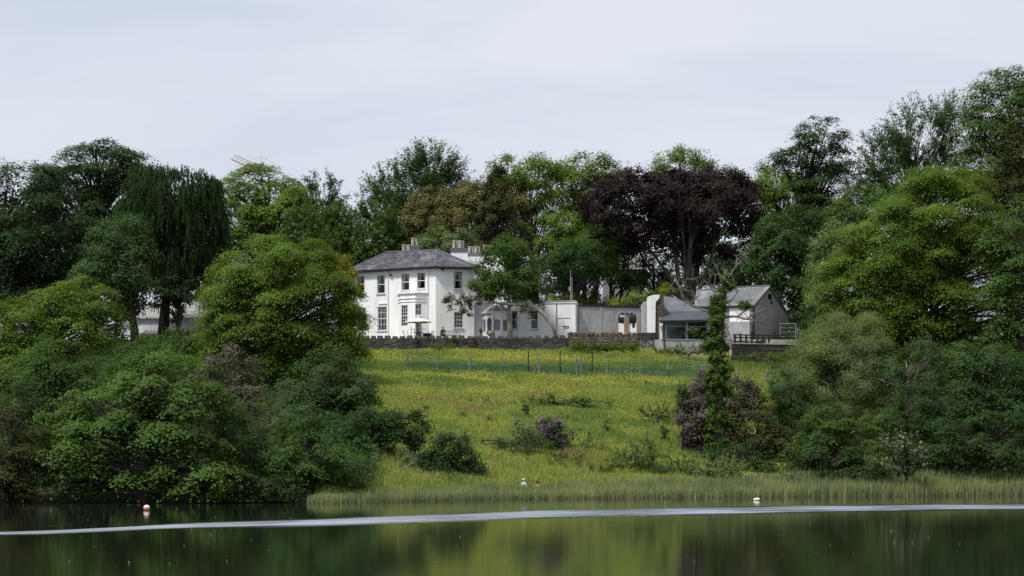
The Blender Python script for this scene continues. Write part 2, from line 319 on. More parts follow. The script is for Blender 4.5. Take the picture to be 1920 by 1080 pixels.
# ------------------------------------------------------------------ walls with openings
def nrm2(u): return np.array([u[1], -u[0]])         # outward side of a facade running along u, towards the lens
class Facade:
    def __init__(s, a, b):
        s.o = np.array(a[:2], float); d = np.array(b[:2], float)-s.o; s.L = float(np.hypot(*d)); s.u = d/s.L; s.n = nrm2(s.u)
        s.yaw = math.atan2(s.u[1], s.u[0])
    def P(s, t, z, d=0.0): q = s.o+s.u*t+s.n*d; return (q[0], q[1], z)
    def s_of(s, px): k = (px-960)/FP; return float((k*s.o[1]-s.o[0])/(s.u[0]-k*s.u[1]))
    def z_of(s, px, row): y = s.P(s.s_of(px), 0)[1]; return HC+(HOR-row)*y/FP
    def rect(s, x0, x1, r0, r1):      # opening from its edges in the picture
        m = (x0+x1)/2; return (s.s_of(x0), s.s_of(x1), s.z_of(m, r1), s.z_of(m, r0))
    def wall(s, mb, z0, z1, ops=(), depth=.14, t0=0.0, t1=None):
        t1 = s.L if t1 is None else t1
        S = sorted({t0, t1, *[v for o in ops for v in o[:2]]}); Z = sorted({z0, z1, *[v for o in ops for v in o[2:4]]})
        for i in range(len(S)-1):
            for j in range(len(Z)-1):
                a, b, c, d = S[i], S[i+1], Z[j], Z[j+1]
                if any(o[0] <= (a+b)/2 <= o[1] and o[2] <= (c+d)/2 <= o[3] for o in ops): continue
                mb.quad(s.P(a, c), s.P(b, c), s.P(b, d), s.P(a, d))
        return mb
    def reveals(s, mb, ops, depth=.16):
        for a, b, c, d in ops:
            for p, q in (((a, c), (a, d)), ((b, d), (b, c)), ((a, d), (b, d)), ((b, c), (a, c))):
                mb.quad(s.P(*p), s.P(*q), s.P(*q, -depth), s.P(*p, -depth))
        return mb
    def slab(s, mb, t0, t1, z0, z1, d0, d1):
        lo = [s.P(t0, z0, d0), s.P(t1, z0, d0), s.P(t1, z0, d1), s.P(t0, z0, d1)]
        return mb.hexa(lo, [(x, y, z1) for x, y, z in lo])
def window(fc, parent, op, cols=1, rows=(1, 1), depth=.15, curtain=None, sill=True, name='window', glass='glass', frame='wpaint', fw=.06, label=None):
    """a sash window: frame and meeting rails are the window itself; panes, bars, curtain and sill hang on it"""
    a, b, c, d = op; mb = MB(); D = -depth
    for q in ((a, a+fw, c, d), (b-fw, b, c, d), (a+fw, b-fw, c, c+fw*1.3), (a+fw, b-fw, d-fw, d)): fc.slab(mb, *q, D, D+.07)
    n = len(rows); H = (d-c-fw*2.3)/n; z0 = c+fw*1.3
    for i in range(1, n): fc.slab(mb, a+fw, b-fw, z0+i*H-.03, z0+i*H+.03, D, D+.06)
    w_ = mb.build(name, M[frame], parent)
    if label: w_['label'] = label
    bars = MB()
    for i in range(n):
        zl, zh = z0+i*H+(.03 if i else 0), z0+(i+1)*H-(.03 if i < n-1 else 0); dd = D+(.03 if i == n-1 else .01)
        g = MB().quad(fc.P(a+fw, zl, dd), fc.P(b-fw, zl, dd), fc.P(b-fw, zh, dd), fc.P(a+fw, zh, dd)); g.build('pane', M[glass], w_)
        for k in range(1, cols): t = a+fw+(b-a-2*fw)*k/cols; fc.slab(bars, t-.014, t+.014, zl, zh, dd+.003, dd+.03)
        for k in range(1, rows[i]): z = zl+(zh-zl)*k/rows[i]; fc.slab(bars, a+fw, b-fw, z-.013, z+.013, dd+.004, dd+.029)
    if bars.v: bars.build('glazing_bars', M['wpaint'], w_)
    if curtain:
        cm = MB(); wd = b-a-2*fw
        for sgn in (0, 1):
            N_ = 9; top = []; bot = []
            for k in range(N_):
                f = k/(N_-1); wt = .46; wb = curtain
                tt = f*wt*wd; tb = f*wb*wd; dp = D-.10+(.03 if k % 2 else 0)
                A_ = a+fw+tt if not sgn else b-fw-tt; B_ = a+fw+tb if not sgn else b-fw-tb
                top.append(fc.P(A_, d-fw, dp)); bot.append(fc.P(B_, c+fw, dp))
            for k in range(N_-1): cm.quad(bot[k], bot[k+1], top[k+1], top[k])
        cm.build('curtains', M['curtain'], w_)
    if sill:
        fc.slab(MB(), a-.09, b+.09, c-.11, c-.004, -.02, .09).build('sill', M['sill'], w_)
    return w_
def slates(mb, A, B, C, D_, rows, wid, rng, thick=.02):
    """courses of slates on the roof quad A-B (eave), C-D_ (top: C over B, D_ over A)"""
    A, B, C, D_ = [np.array(p, float) for p in (A, B, C, D_)]; nrm = np.cross(B-A, D_-A+1e-9); nrm /= np.linalg.norm(nrm)
    for r in range(rows):
        f0, f1 = r/rows, (r+1.18)/rows; f1 = min(f1, 1)
        l0, r0, l1, r1 = A+(D_-A)*f0, B+(C-B)*f0, A+(D_-A)*f1, B+(C-B)*f1
        n = max(1, int(np.linalg.norm(r0-l0)/wid)); ofs = .5 if r % 2 else 0
        for k in range(-1, n+1):
            a, b = max(0, (k+ofs)/n), min(1, (k+1+ofs)/n)
            if b-a < .1/n: continue
            g = .012/np.linalg.norm(r0-l0+1e-9); a += g*.5; b -= g*.5
            up = nrm*(thick*(1.5+rng.random()*.5)); lo = nrm*.004; j = (rng.random()-.5)*.03*(D_-A)/np.linalg.norm(D_-A)
            p = [l0+(r0-l0)*a+up+j, l0+(r0-l0)*b+up+j, l1+(r1-l1)*b+lo, l1+(r1-l1)*a+lo]
            q = [l0+(r0-l0)*a+j, l0+(r0-l0)*b+j]
            mb.add(p+q, [(0, 1, 2, 3), (4, 5, 1, 0)])
    return mb
def stones(fc, mb, t0, t1, z0, z1, rng, h=.2, w=.42, proud=.05, d0=0.0):
    """rough stones, row by row, standing proud of the mortar"""
    z = z0
    while z < z1-.05:
        hh = min(h*rng.uniform(.75, 1.25), z1-z); t = t0-rng.random()*w*.5
        while t < t1:
            ww = w*rng.uniform(.6, 1.5); a, b = max(t, t0), min(t+ww, t1)
            if b-a > .07:
                e = .016; pr = proud*rng.uniform(.4, 1.2); c = .022
                lo = [fc.P(a+e, z+e, d0), fc.P(b-e, z+e, d0), fc.P(b-e, z+hh-e, d0), fc.P(a+e, z+hh-e, d0)]
                ju = lambda: rng.uniform(-.02, .02)
                hi = [fc.P(a+e+c, z+e+c+ju(), d0+pr+ju()*.5), fc.P(b-e-c, z+e+c+ju(), d0+pr+ju()*.5), fc.P(b-e-c, z+hh-e-c+ju(), d0+pr), fc.P(a+e+c, z+hh-e-c+ju(), d0+pr)]
                mb.add(lo+hi, [(4, 5, 6, 7), (0, 1, 5, 4), (1, 2, 6, 5), (2, 3, 7, 6), (3, 0, 4, 7)])
            t += ww
        z += hh
    return mb
ZT = 14.5          # level of the terrace round the house

# ------------------------------------------------------------------ the white house
def house():
    rng = np.random.default_rng(3)
    K = np.array([-7.87, 218.0]); uL = np.array([-.857, .515]); uR = np.array([.95, .31]); uR /= np.hypot(*uR)
    Lf = K+uL*10.7; R = K+uR*4.15; Lb = Lf+8.2*np.array([.515, .857]); Rb = R+np.array([-.1, 8.4])
    ze = HC+349*218/FP; z0 = ZT-.2
    H = thing('white_house', 'two storey white rendered house with hipped slate roof and sash windows', 'house', (*K, ZT))
    FL = Facade(Lf, K); FR = Facade(K, R)
    B1, B2, B3, B4 = FL.P(FL.L-.95, 0)[:2], FL.P(FL.L-1.85, 0, .95)[:2], FL.P(FL.L-3.75, 0, .95)[:2], FL.P(FL.L-4.65, 0)[:2]
    up = [FL.rect(*q) for q in ((669.5, 683.5, 517, 549), (707, 721.5, 516, 550.5), (752.5, 767.5, 513, 544.5), (782, 797, 511, 541.5))]
    lo = [FL.rect(*q) for q in ((672, 685.5, 577, 622), (708, 725, 575, 620))]
    rt = [FR.rect(850.8, 867, 508.5, 542), FR.rect(851.5, 868.5, 585, 615)]
    wl = MB(); FL.wall(wl, z0, ze, up+lo); FR.wall(wl, z0, ze, rt)
    for a, b in ((R, Rb), (Rb, Lb), (Lb, Lf)): wl.quad((*a, z0), (*b, z0), (*b, ze), (*a, ze))
    wl.build('wall', M['white'], H)
    for F_, o in [(FL, q) for q in up+lo]+[(FR, q) for q in rt]: F_.reveals(MB(), [o]).build('window_reveal', M['reveal'], H)
    for i, o in enumerate(up): window(FL, H, o, 1, (1, 1), curtain=(.18, .1, .22, .2)[i])
    for o in lo: window(FL, H, o, 3, (2, 2), curtain=.2)
    window(FR, H, rt[0], 1, (1, 1), curtain=.2); window(FR, H, rt[1], 3, (2, 2))
    # bay
    zb = FL.z_of(790, 549); faces = [Facade(B4, B3), Facade(B3, B2), Facade(B2, B1)]
    by = MB(); rb = MB(); fr = faces[1]; sd = faces[2]
    of = fr.rect(752, 764.5, 572, 612); os_ = sd.rect(778.5, 790.5, 570, 591); od = sd.rect(778.5, 790.5, 594.5, 631)
    faces[0].wall(by, z0, zb); fr.wall(by, z0, zb, [of]); sd.wall(by, z0, zb, [os_, od])
    by.quad((*B4, zb), (*B3, zb), (*B2, zb), (*B1, zb)); bay = by.build('bay', M['white'], H)
    fr.reveals(MB(), [of], .1).build('window_reveal', M['reveal'], H); sd.reveals(MB(), [os_], .12).build('window_reveal', M['reveal'], H); sd.reveals(MB(), [od], .12).build('door_reveal', M['reveal'], H)
    window(fr, H, of, 3, (3, 3), depth=.1, sill=False); window(sd, H, os_, 2, (2,), depth=.12, sill=False, label='small window over the open terrace door')
    dr = MB(); sd.slab(dr, od[0]+.02, od[0]+.10, od[2], od[3]-.02, -.7, -.12); dr.build('open_door', M['wpaint'], H)
    sd.slab(MB(), od[0], od[1], od[2]-.12, od[2], -.1, .25).build('door_step', M['sill'], H)
    cn = MB()
    for z, h, p in ((zb-.10, .12, .14), (zb-.62, .07, .08), (zb-.95, .06, .06)):
        for f in faces: f.slab(cn, -.03, f.L+.03, z, z+h, .003, p)
    cn.build('bay_cornice', M['white'], H)
    fr.slab(MB(), of[0]-.05, of[1]+.05, z0, of[2]-.02, .004, .03).build('apron_panel', M['wpaint'], H)
    FL.slab(MB(), *[FL.s_of(q) for q in (710, 729)], FL.z_of(718, 570), FL.z_of(718, 568.2), .003, .08).build('string_course', M['white'], H)
    # roof
    zr = ze+.02; ov = .38; zr2 = HC+(HOR-469)*222.5/FP
    def off(p, a, b): return p+a+b
    nL, nR = FL.n, FR.n; nB = np.array([.515, .857]); nW = uL
    eL = Lf+(nL+nW)*ov; eK = K+(nL+nR)*ov*.62; eR = R+(nR+np.array([.99, .08]))*ov; eRb = Rb+np.array([ov, ov]); eLb = Lb+(nB+nW)*ov
    R1 = np.array([-7.92, 222.6, zr2]); R2 = np.array([-13.36, 225.3, zr2])
    T = lambda p: np.array([*p, zr])
    rf = MB(); pts = [T(eL), T(eK), T(eR), T(eRb), T(eLb), R1, R2]
    rf.add(pts, [(0, 1, 5, 6), (1, 2, 5), (2, 3, 5), (3, 4, 6, 5), (4, 0, 6), (0, 4, 3, 2, 1)])
    roof = rf.build('roof', M['felt2'], H)
    sm = MB(); slates(sm, T(eL), T(eK), R1, R2, 17, .34, rng); slates(sm, T(eK), T(eR), R1+(.02, 0, 0), R1-(.02, 0, 0), 17, .34, rng); slates(sm, T(eR), T(eRb), R1+(0, .02, 0), R1, 16, .34, rng)
    slates(sm, T(eLb), T(eL), R2, R2+(0, .02, 0), 16, .34, rng)
    s_ = sm.build('slates', M['slate'], roof); s_['kind'] = 'stuff'
    hp = MB()
    for a, b in ((T(eK), R1), (T(eL), R2), (R1, R2), (T(eR), R1)): hp.tube([a+(0, 0, .03), b+(0, 0, .06)], .085, 6)
    hp.build('hip_tiles', M['lead'], roof)
    gt = MB()
    for a, b in ((eL, eK), (eK, eR), (eR, eRb), (eLb, eL)): gt.bar((*a, zr-.09), (*b, zr-.09), .12, .20)
    gt.build('gutter', M['dark'], roof)
    sf = MB()
    for F_, a, b in ((FL, -.3, FL.L+.1), (FR, 0, FR.L+.2)): F_.slab(sf, a, b, ze-.2, ze-.03, .004, .22)
    sf.build('soffit', M['dark'], roof)
    # pipes and small fittings on the wall
    for F_, px, za in ((FL, 728.5, ze-.2), (FL, 802.5, ze-.2)):
        s = F_.s_of(px); MB().tube([F_.P(s-.25, za, .3), F_.P(s, za-.35, .09), F_.P(s, z0+.2, .09)], .045, 6).build('downpipe', M['wpaint'], H)
    for F_, px, r in ((FL, 660.5, 517), (FL, 734, 516), (FR, 829.5, 506)):
        q = F_.P(F_.s_of(px), F_.z_of(px, r), .18); l_ = MB(); l_.bar(F_.P(F_.s_of(px), q[2]+.05, 0), q, .05); l_.box((q[0], q[1], q[2]-.06), (.26, .18, .16), F_.yaw); l_.build('flood_lamp', M['iron'], H)
    # rear wing and chimneys
    RW = MB(); a, b = at(862, 0, 229.5)[0], at(945, 0, 229.5)[0]; zt = HC+(HOR-482)*229.5/FP
    RW.hexa([(a, 229.5, z0), (b, 229.5, z0), (b, 236, z0), (a, 236, z0)], [(a, 229.5, zt), (b, 229.5, zt), (b, 236, zt), (a, 236, zt)])
    RW.build('rear_wing', M['white'], H)
    def stack(x0, x1, r0, r1, rb, D, pots, ptop, pm='pot', depth=.75):
        a, b = at(x0, r0, D), at(x1, r1, D); zb_ = at(x0, rb, D)[2]; m_ = MB()
        m_.box(((a[0]+b[0])/2, D+depth/2, zb_), (b[0]-a[0]-.12, depth, b[2]-zb_))
        c = m_.build('chimney', M['white'], H)
        MB().box(((a[0]+b[0])/2, D+depth/2, b[2]), (b[0]-a[0], depth+.12, a[2]-b[2])).build('chimney_band', M['lead'], c)
        for j, px in enumerate(pots):
            q = at(px, r0, D); h = at(px, ptop+(j % 2)*.7, D)[2]-a[2]
            p_ = MB().lathe((q[0], D+depth*(.35+.3*(j % 2)), a[2]), [(.18, 0), (.16, .06), (.14, h*.86), (.18, h*.88), (.18, h*.96), (.14, h)], 10)
            p_.build('chimney_pot', M[pm], c, smooth=False)
    stack(767, 787, 460, 469.3, 480, 224.2, (773.5, 780.2), 446)
    stack(752, 767, 472, 476, 486, 226.5, (756.5, 761.5, 766), 458.5)
    stack(844, 878, 464.5, 472.5, 500, 228.2, (851, 856.8, 862.3, 867.5), 450.5)
    stack(878, 902.5, 474, 481, 486, 230.5, (880, 886, 892, 898), 461.5)
    stack(903, 928, 471.5, 477.5, 486, 229.8, (908, 913.5, 919, 924.5), 458.5, 'tpot')
    return H
house()

# ------------------------------------------------------------------ single storey wing, porch, yard wall
def annex():
    a = at(889, 0, 220.6); b = at(1079, 0, 219.0); F = Facade(a, b); r = at(1085.5, 0, 224.5); z0 = ZT-.2; zt = HC+(HOR-568.5)*219.6/FP
    A = thing('annex_wing', 'low flat roofed white wing joined to the right of the house', 'house wing', (b[0], b[1], ZT))
    ws = [F.rect(959, 970.5, 583, 617), F.rect(995, 1008.5, 582.5, 617)]; dr = F.rect(1044.5, 1069.5, 596, 626)
    m = MB(); F.wall(m, z0, zt, ws+[dr]); G = Facade(b, r); G.wall(m, z0, zt)
    bl = (a[0], 226.5)
    m.quad((*r[:2], z0), (r[0], 226.5, z0), (r[0], 226.5, zt), (*r[:2], zt)); m.quad((*bl, z0), (r[0], 226.5, z0), (r[0], 226.5, zt), (*bl, zt)); m.quad((*bl, z0), (*a[:2], z0), (*a[:2], zt), (*bl, zt))
    m.build('wall', M['white'], A)
    m = MB(); m.hexa([(a[0], a[1]-.08, zt-.02), (b[0]+.1, b[1]-.08, zt-.02), (r[0]+.1, 226.5, zt-.02), (*bl, zt-.02)], [(a[0], a[1]-.08, zt+.08), (b[0]+.1, b[1]-.08, zt+.22), (r[0]+.1, 226.5, zt+.22), (*bl, zt+.08)])
    m.build('flat_roof', M['white'], A)
    m = MB(); m.bar((a[0], a[1]-.03, zt+.10), (b[0]+.1, b[1]-.03, zt+.235), .2, .05); m.build('coping', M['sill'], A)
    for o in ws: F.reveals(MB(), [o], .15).build('window_reveal', M['reveal'], A)
    F.reveals(MB(), [dr], .10).build('door_reveal', M['reveal'], A)
    for o in ws: window(F, A, o, 1, (1, 1))
    d = MB(); s0, s1, c, e = dr
    for k in range(2):
        q0, q1 = s0+(s1-s0)*k/2, s0+(s1-s0)*(k+1)/2; F.slab(d, q0+.01, q1-.01, c, e-.01, -.1, -.05)
    dd = d.build('garage_door', M['wpaint'], A)
    h = MB()
    for px, w_ in ((1057, 1.0), (1061, .8), (1064.5, .7)):
        s = F.s_of(px); z = F.z_of(px, 612.5); h.tube([F.P(s-.13, z+.04, -.03), F.P(s+.1, z+.07, -.02), F.P(s+.04, z-.10*w_, -.02), F.P(s-.03, z-.30*w_, -.03)], .028, 5)
    h.build('iron_hooks', M['iron'], dd)
    s = F.s_of(1043.3); MB().tube([F.P(s, zt, .06), F.P(s, z0, .06)], .04, 6).build('downpipe', M['galv'], A)
    # porch
    P = thing('glazed_porch', 'white framed glazed porch with faceted grey roof in front of the wing', 'porch', (at(929, 0, 218.3)[0], 218.3, ZT))
    cx = at(929, 0, 0)[0]; x = lambda px, D: at(px, 0, D)[0]
    pl = [(x(904.5, 220.3), 220.3), (x(910.8, 218.0), 218.0), (x(924, 217.0), 217.0), (x(941, 217.0), 217.0), (x(953.5, 218.0), 218.0), (x(957, 220), 220.0)]
    ze = HC+(HOR-585.5)*217.4/FP; apex = np.array([x(931, 219.5), 219.5, HC+(HOR-569.5)*219.5/FP])
    fr = MB(); pn = MB(); rfm = MB(); rib = MB(); fascia = MB()
    for i in range(5):
        f = Facade(pl[i], pl[i+1]); ps = .10
        f.slab(fr, 0, ps, ZT-.1, ze, -.1, 0); f.slab(fr, f.L-ps, f.L, ZT-.1, ze, -.1, 0)
        zs = ZT+1.05; ztp = ze-.42
        f.slab(fr, ps, f.L-ps, ze-.12, ze, -.1, 0); f.slab(fr, ps, f.L-ps, ztp-.06, ztp+.08, -.1, 0)
        f.slab(fr, ps, f.L-ps, ZT-.1, zs, -.09, -.02); f.slab(fr, ps+.14, f.L-ps-.14, ZT+.2, zs-.2, -.02, .0)
        if f.L > .9:          # arched head of the pane
            w2 = (f.L-2*ps)/2; m2 = f.L/2
            for sg in (-1, 1):
                arc = [(m2+sg*w2, ztp-.06), (m2+sg*w2, ztp-.5)]+[(m2+sg*w2*.78*math.cos(t_), ztp-.5+.36*math.sin(t_)) for t_ in np.linspace(0, math.pi/2, 6)]+[(m2, ztp-.06)]
                lo = [f.P(s, z, -.08) for s, z in arc]; hi = [f.P(s, z, -.02) for s, z in arc]; fr.hexa(lo, hi)
                f.slab(fr, *sorted((m2+sg*w2, m2+sg*w2*.78)), zs, ztp-.5, -.08, -.025)
        g = MB().quad(f.P(ps, zs, -.06), f.P(f.L-ps, zs, -.06), f.P(f.L-ps, ztp, -.06), f.P(ps, ztp, -.06)); g.build('pane', M['glass'], P)
        g = MB().quad(f.P(ps, ztp+.08, -.06), f.P(f.L-ps, ztp+.08, -.06), f.P(f.L-ps, ze-.12, -.06), f.P(ps, ze-.12, -.06)); g.build('top_light', M['dglass'], P)
        a3, b3 = np.array(f.P(-.06, ze+.08, .14)), np.array(f.P(f.L+.06, ze+.08, .14))
        rfm2 = MB().quad(a3, b3, apex+(b3-apex)*.06, apex+(a3-apex)*.06); rfm2.build('roof_panel', M['felt'], P)
        rib.bar(a3+(0, 0, .02), apex+(0, 0, .05), .07)
        f.slab(fascia, -.05, f.L+.05, ze, ze+.1, -.1, .15)
    fr.build('frame', M['wpaint'], P); fascia.build('fascia', M['wpaint'], P); rib.build('roof_ribs', M['wpaint'], P)
    MB().lathe(apex, [(.14, 0), (.06, .1), (.09, .2), (.02, .42)], 8).build('finial', M['wpaint'], P)
    # rendered yard wall
    a = at(1085.7, 0, 221.2); b = at(1200, 0, 223.6); F = Facade(a, b); Y = thing('yard_wall', 'grey rendered yard wall with black coping behind the oil tank', 'wall', (a[0], a[1], ZT))
    zt = HC+(HOR-575.2)*221.6/FP; m = MB(); F.slab(m, 0, F.L, ZT-.3, zt, -.3, 0); m.build('wall_body', M['grend'], Y)
    m = MB(); F.slab(m, -.02, F.L+.05, zt+.003, zt+.2, -.36, .07); m.build('coping', M['dark'], Y)
    s = F.s_of(1126.5); m = MB(); F.slab(m, s-.12, s+.12, ZT, zt, .003, .05); m.build('pilaster', M['grend'], Y)
    a = at(1199, 0, 224.2); b = at(1208, 0, 224.4); F = Facade(a, b); m = MB(); op = F.rect(1199.6, 1206, 590, 594.5); F.wall(m, ZT-.2, HC+(HOR-585)*224.2/FP, [op]); F.slab(m, 0, F.L, ZT-.2, HC+(HOR-584.5)*224.2/FP, -.6, -.4)
    t = thing('yard_lean_to', 'narrow grey shed end with black slot beside yard wall', 'shed', (a[0], a[1], ZT)); m.build('wall', M['grend'], t)
    # oil tank on its piers
    c = at(1176, 598, 219.6); T = thing('oil_tank', 'black horizontal oil tank on low white piers by the grey yard wall', 'oil tank', (c[0], c[1], ZT))
    L2 = 17*219.6/FP; r = 9.6*219.6/FP; m = MB(); prof = [(-1, .0), (-.995, .55), (-.93, .86), (-.82, .97), (-.35, 1.0), (-.3, 1.03), (.3, 1.03), (.35, 1.0), (.82, .97), (.93, .86), (.995, .55), (1, 0.0)]
    m.tube([(c[0]+L2*p[0], c[1], c[2]) for p in prof], [max(r*p[1], .01) for p in prof], 20); m.build('tank_body', M['tank'], T, smooth=True)
    for k in (-.55, 0, .5): MB().lathe((c[0]+k*L2, c[1], c[2]+r*.97), [(.16, 0), (.16, .1), (.08, .14)], 10).build('filler_cap', M['tank'], T)
    for x0, x1, w_ in ((1160, 1171, 1), (1181, 1193, 1)):
        a = at(x0, 0, c[1]); b = at(x1, 0, c[1]); MB().box(((a[0]+b[0])/2, c[1], ZT-.1), (b[0]-a[0], .7, c[2]-r*.86-ZT+.1)).build('pier', M['white'], T)
    m = MB(); q = at(1188, 611, c[1]-.36); m.box((q[0], q[1], q[2]-.18), (.28, .02, .5)); m.build('vent', M['dark'], T)
    # brick column in front of the tank
    a = at(1170, 0, 217.0); b = at(1180, 0, 217.0); F = Facade(a, b); B = thing('brick_pillar', 'orange brick pillar standing in front of the black tank', 'pillar', ((a[0]+b[0])/2, 217.2, ZT))
    zt = HC+(HOR-593)*217/FP; m = MB(); F.slab(m, .03, F.L-.03, ZT-.2, zt-.03, -.5, -.03); m.build('core', M['cap'], B)
    br = MB(); br.box((0, 0, 0), (.215, .10, .065)); bm = br.mesh('brick'); rg = np.random.default_rng(5); z = ZT-.1; row = 0
    while z < zt-.07:
        for k in range(3 if row % 2 == 0 else 2):
            t = (.02+.2*k+.09) if row % 2 == 0 else (.13+.22*k)
            if t > F.L-.08: continue
            o = link('brick', bm, M['brick'], B); q = F.P(t, z, -.05+rg.uniform(-.012, .012)); o.location = Vector(q)-B.location; o.rotation_euler.z = F.yaw
        z += .082; row += 1
annex()

# ------------------------------------------------------------------ terrace walls
def terrace_walls():
    rng = np.random.default_rng(11)
    a = at(640, 0, 213.9); b = at(1064, 0, 213.3); F = Facade(a, b); W = thing('terrace_wall', 'long dark stone terrace wall with battlements below the white house', 'wall', (a[0], a[1], 13.4))
    zc = HC+(HOR-634)*213.5/FP; m = MB(); F.slab(m, 0, F.L, 12.6, zc, -.45, -.01); m.build('wall_core', M['mortar'], W)
    m = MB(); stones(F, m, 0, F.L, 13.0, zc, rng, .19, .45, .05); o = m.build('stones', M['stone'], W); o['kind'] = 'stuff'
    me = None; px = 688
    while px < 1060:
        s = F.s_of(px); w_ = rng.uniform(.48, .64)
        m = MB(); h = rng.uniform(.20, .29)
        lo = [(-w_/2, -.22, 0), (w_/2, -.22, 0), (w_/2, .24, 0), (-w_/2, .24, 0)]
        hi = [(x*rng.uniform(.82, .98), y*.9, h+rng.uniform(-.03, .03)) for x, y, _ in lo]; m.hexa(lo, hi)
        o = link('merlon', m.mesh('merlon'), M['stone'], W); q = F.P(s, zc-.01, -.2); o.location = Vector(q)-W.location; o.rotation_euler.z = F.yaw+rng.uniform(-.05, .05)
        px += rng.uniform(12, 15.5)
    a = at(1064.3, 0, 213.5); b = at(1199, 0, 213.5); F = Facade(a, b); W = thing('yard_front_wall', 'rough rusty brown stone wall in front of the yard and oil tank', 'wall', (a[0], a[1], 13.4))
    zc = HC+(HOR-625)*213.5/FP; m = MB(); F.slab(m, 0, F.L, 12.6, zc-.05, -.45, -.01); m.build('wall_core', M['mortar'], W)
    m = MB(); stones(F, m, 0, F.L, 13.0, zc, rng, .15, .26, .07); o = m.build('stones', M['rstone'], W); o['kind'] = 'stuff'
    m = MB()
    for k in range(90):
        t = rng.uniform(0, F.L); s = rng.uniform(.10, .2); q = F.P(t, zc-.08, rng.uniform(-.42, .02)); m.box(q, (s*1.4, s, s*rng.uniform(.7, 1.3)), rng.uniform(0, 3))
    o = m.build('coping_stones', M['rstone'], W); o['kind'] = 'stuff'
    a = at(1199.4, 0, 213.1); b = at(1229, 0, 213.1); F = Facade(a, b); W = thing('stone_pier', 'dark stone pier with whitewashed foot under the tall white wall', 'wall', (a[0], a[1], 13.2))
    zc = HC+(HOR-623.5)*213.1/FP; m = MB(); F.slab(m, 0, F.L, 12.4, zc, -.7, -.01); m.build('wall_core', M['mortar'], W)
    zm = HC+(HOR-638)*213.1/FP; m = MB(); stones(F, m, 0, F.L, zm, zc, rng, .16, .3, .06); o = m.build('upper_stones', M['stone'], W); o['kind'] = 'stuff'
    m = MB(); stones(F, m, 0, F.L, 12.6, zm, rng, .16, .3, .06); o = m.build('lower_stones', M['wstone'], W); o['kind'] = 'stuff'
    # low wall by the barn yard
    a = at(1374, 0, 211.0); b = at(1492, 0, 213.2); F = Facade(a, b); W = thing('barn_yard_wall', 'low dark stone wall with flat pale capping under the timber rail fence', 'wall', (a[0], a[1], 12.4))
    zc = HC+(HOR-645.5)*211.8/FP; m = MB(); F.slab(m, 0, F.L, 11.6, zc, -.5, -.01); m.build('wall_core', M['mortar'], W)
    m = MB(); stones(F, m, 0, F.L, 12.0, zc-.02, rng, .2, .4, .05); o = m.build('stones', M['stone'], W); o['kind'] = 'stuff'
    m = MB(); t = 0
    while t < F.L:
        F.slab(m, t, min(t+.78, F.L), zc+.003, zc+.09, -.55, .08); t += .8
    m.build('capping', M['cap'], W)
    # timber rails above it
    Fz = ZT-.35; R = thing('rail_fence', 'dark timber post and rail fence in front of the barn', 'fence', (a[0], a[1]+1.2, Fz))
    P0 = at(1378, 0, 213.2); P1 = at(1483, 0, 215.0); f2 = Facade(P0, P1); n = 11
    for k in range(n):
        s = f2.L*k/(n-1); h = 1.28 if k % 4 != 3 else 1.5; px = 960+FP*f2.P(s, 0)[0]/f2.P(s, 0)[1]
        m = MB(); q = f2.P(s, zc-.15, 0); m.box(q, (.17, .17, h*rng.uniform(.92, 1.05)), f2.yaw); m.build('post', M['dwood'], R)
    for z, mt in ((.42, 'dwood'), (.85, 'dwood'), (1.12, 'dwood')):
        m = MB(); f2.slab(m, -.2, f2.L+.2, zc-.15+z, zc-.15+z+.13, -.13, -.09); m.build('rail', M[mt], R)
terrace_walls()

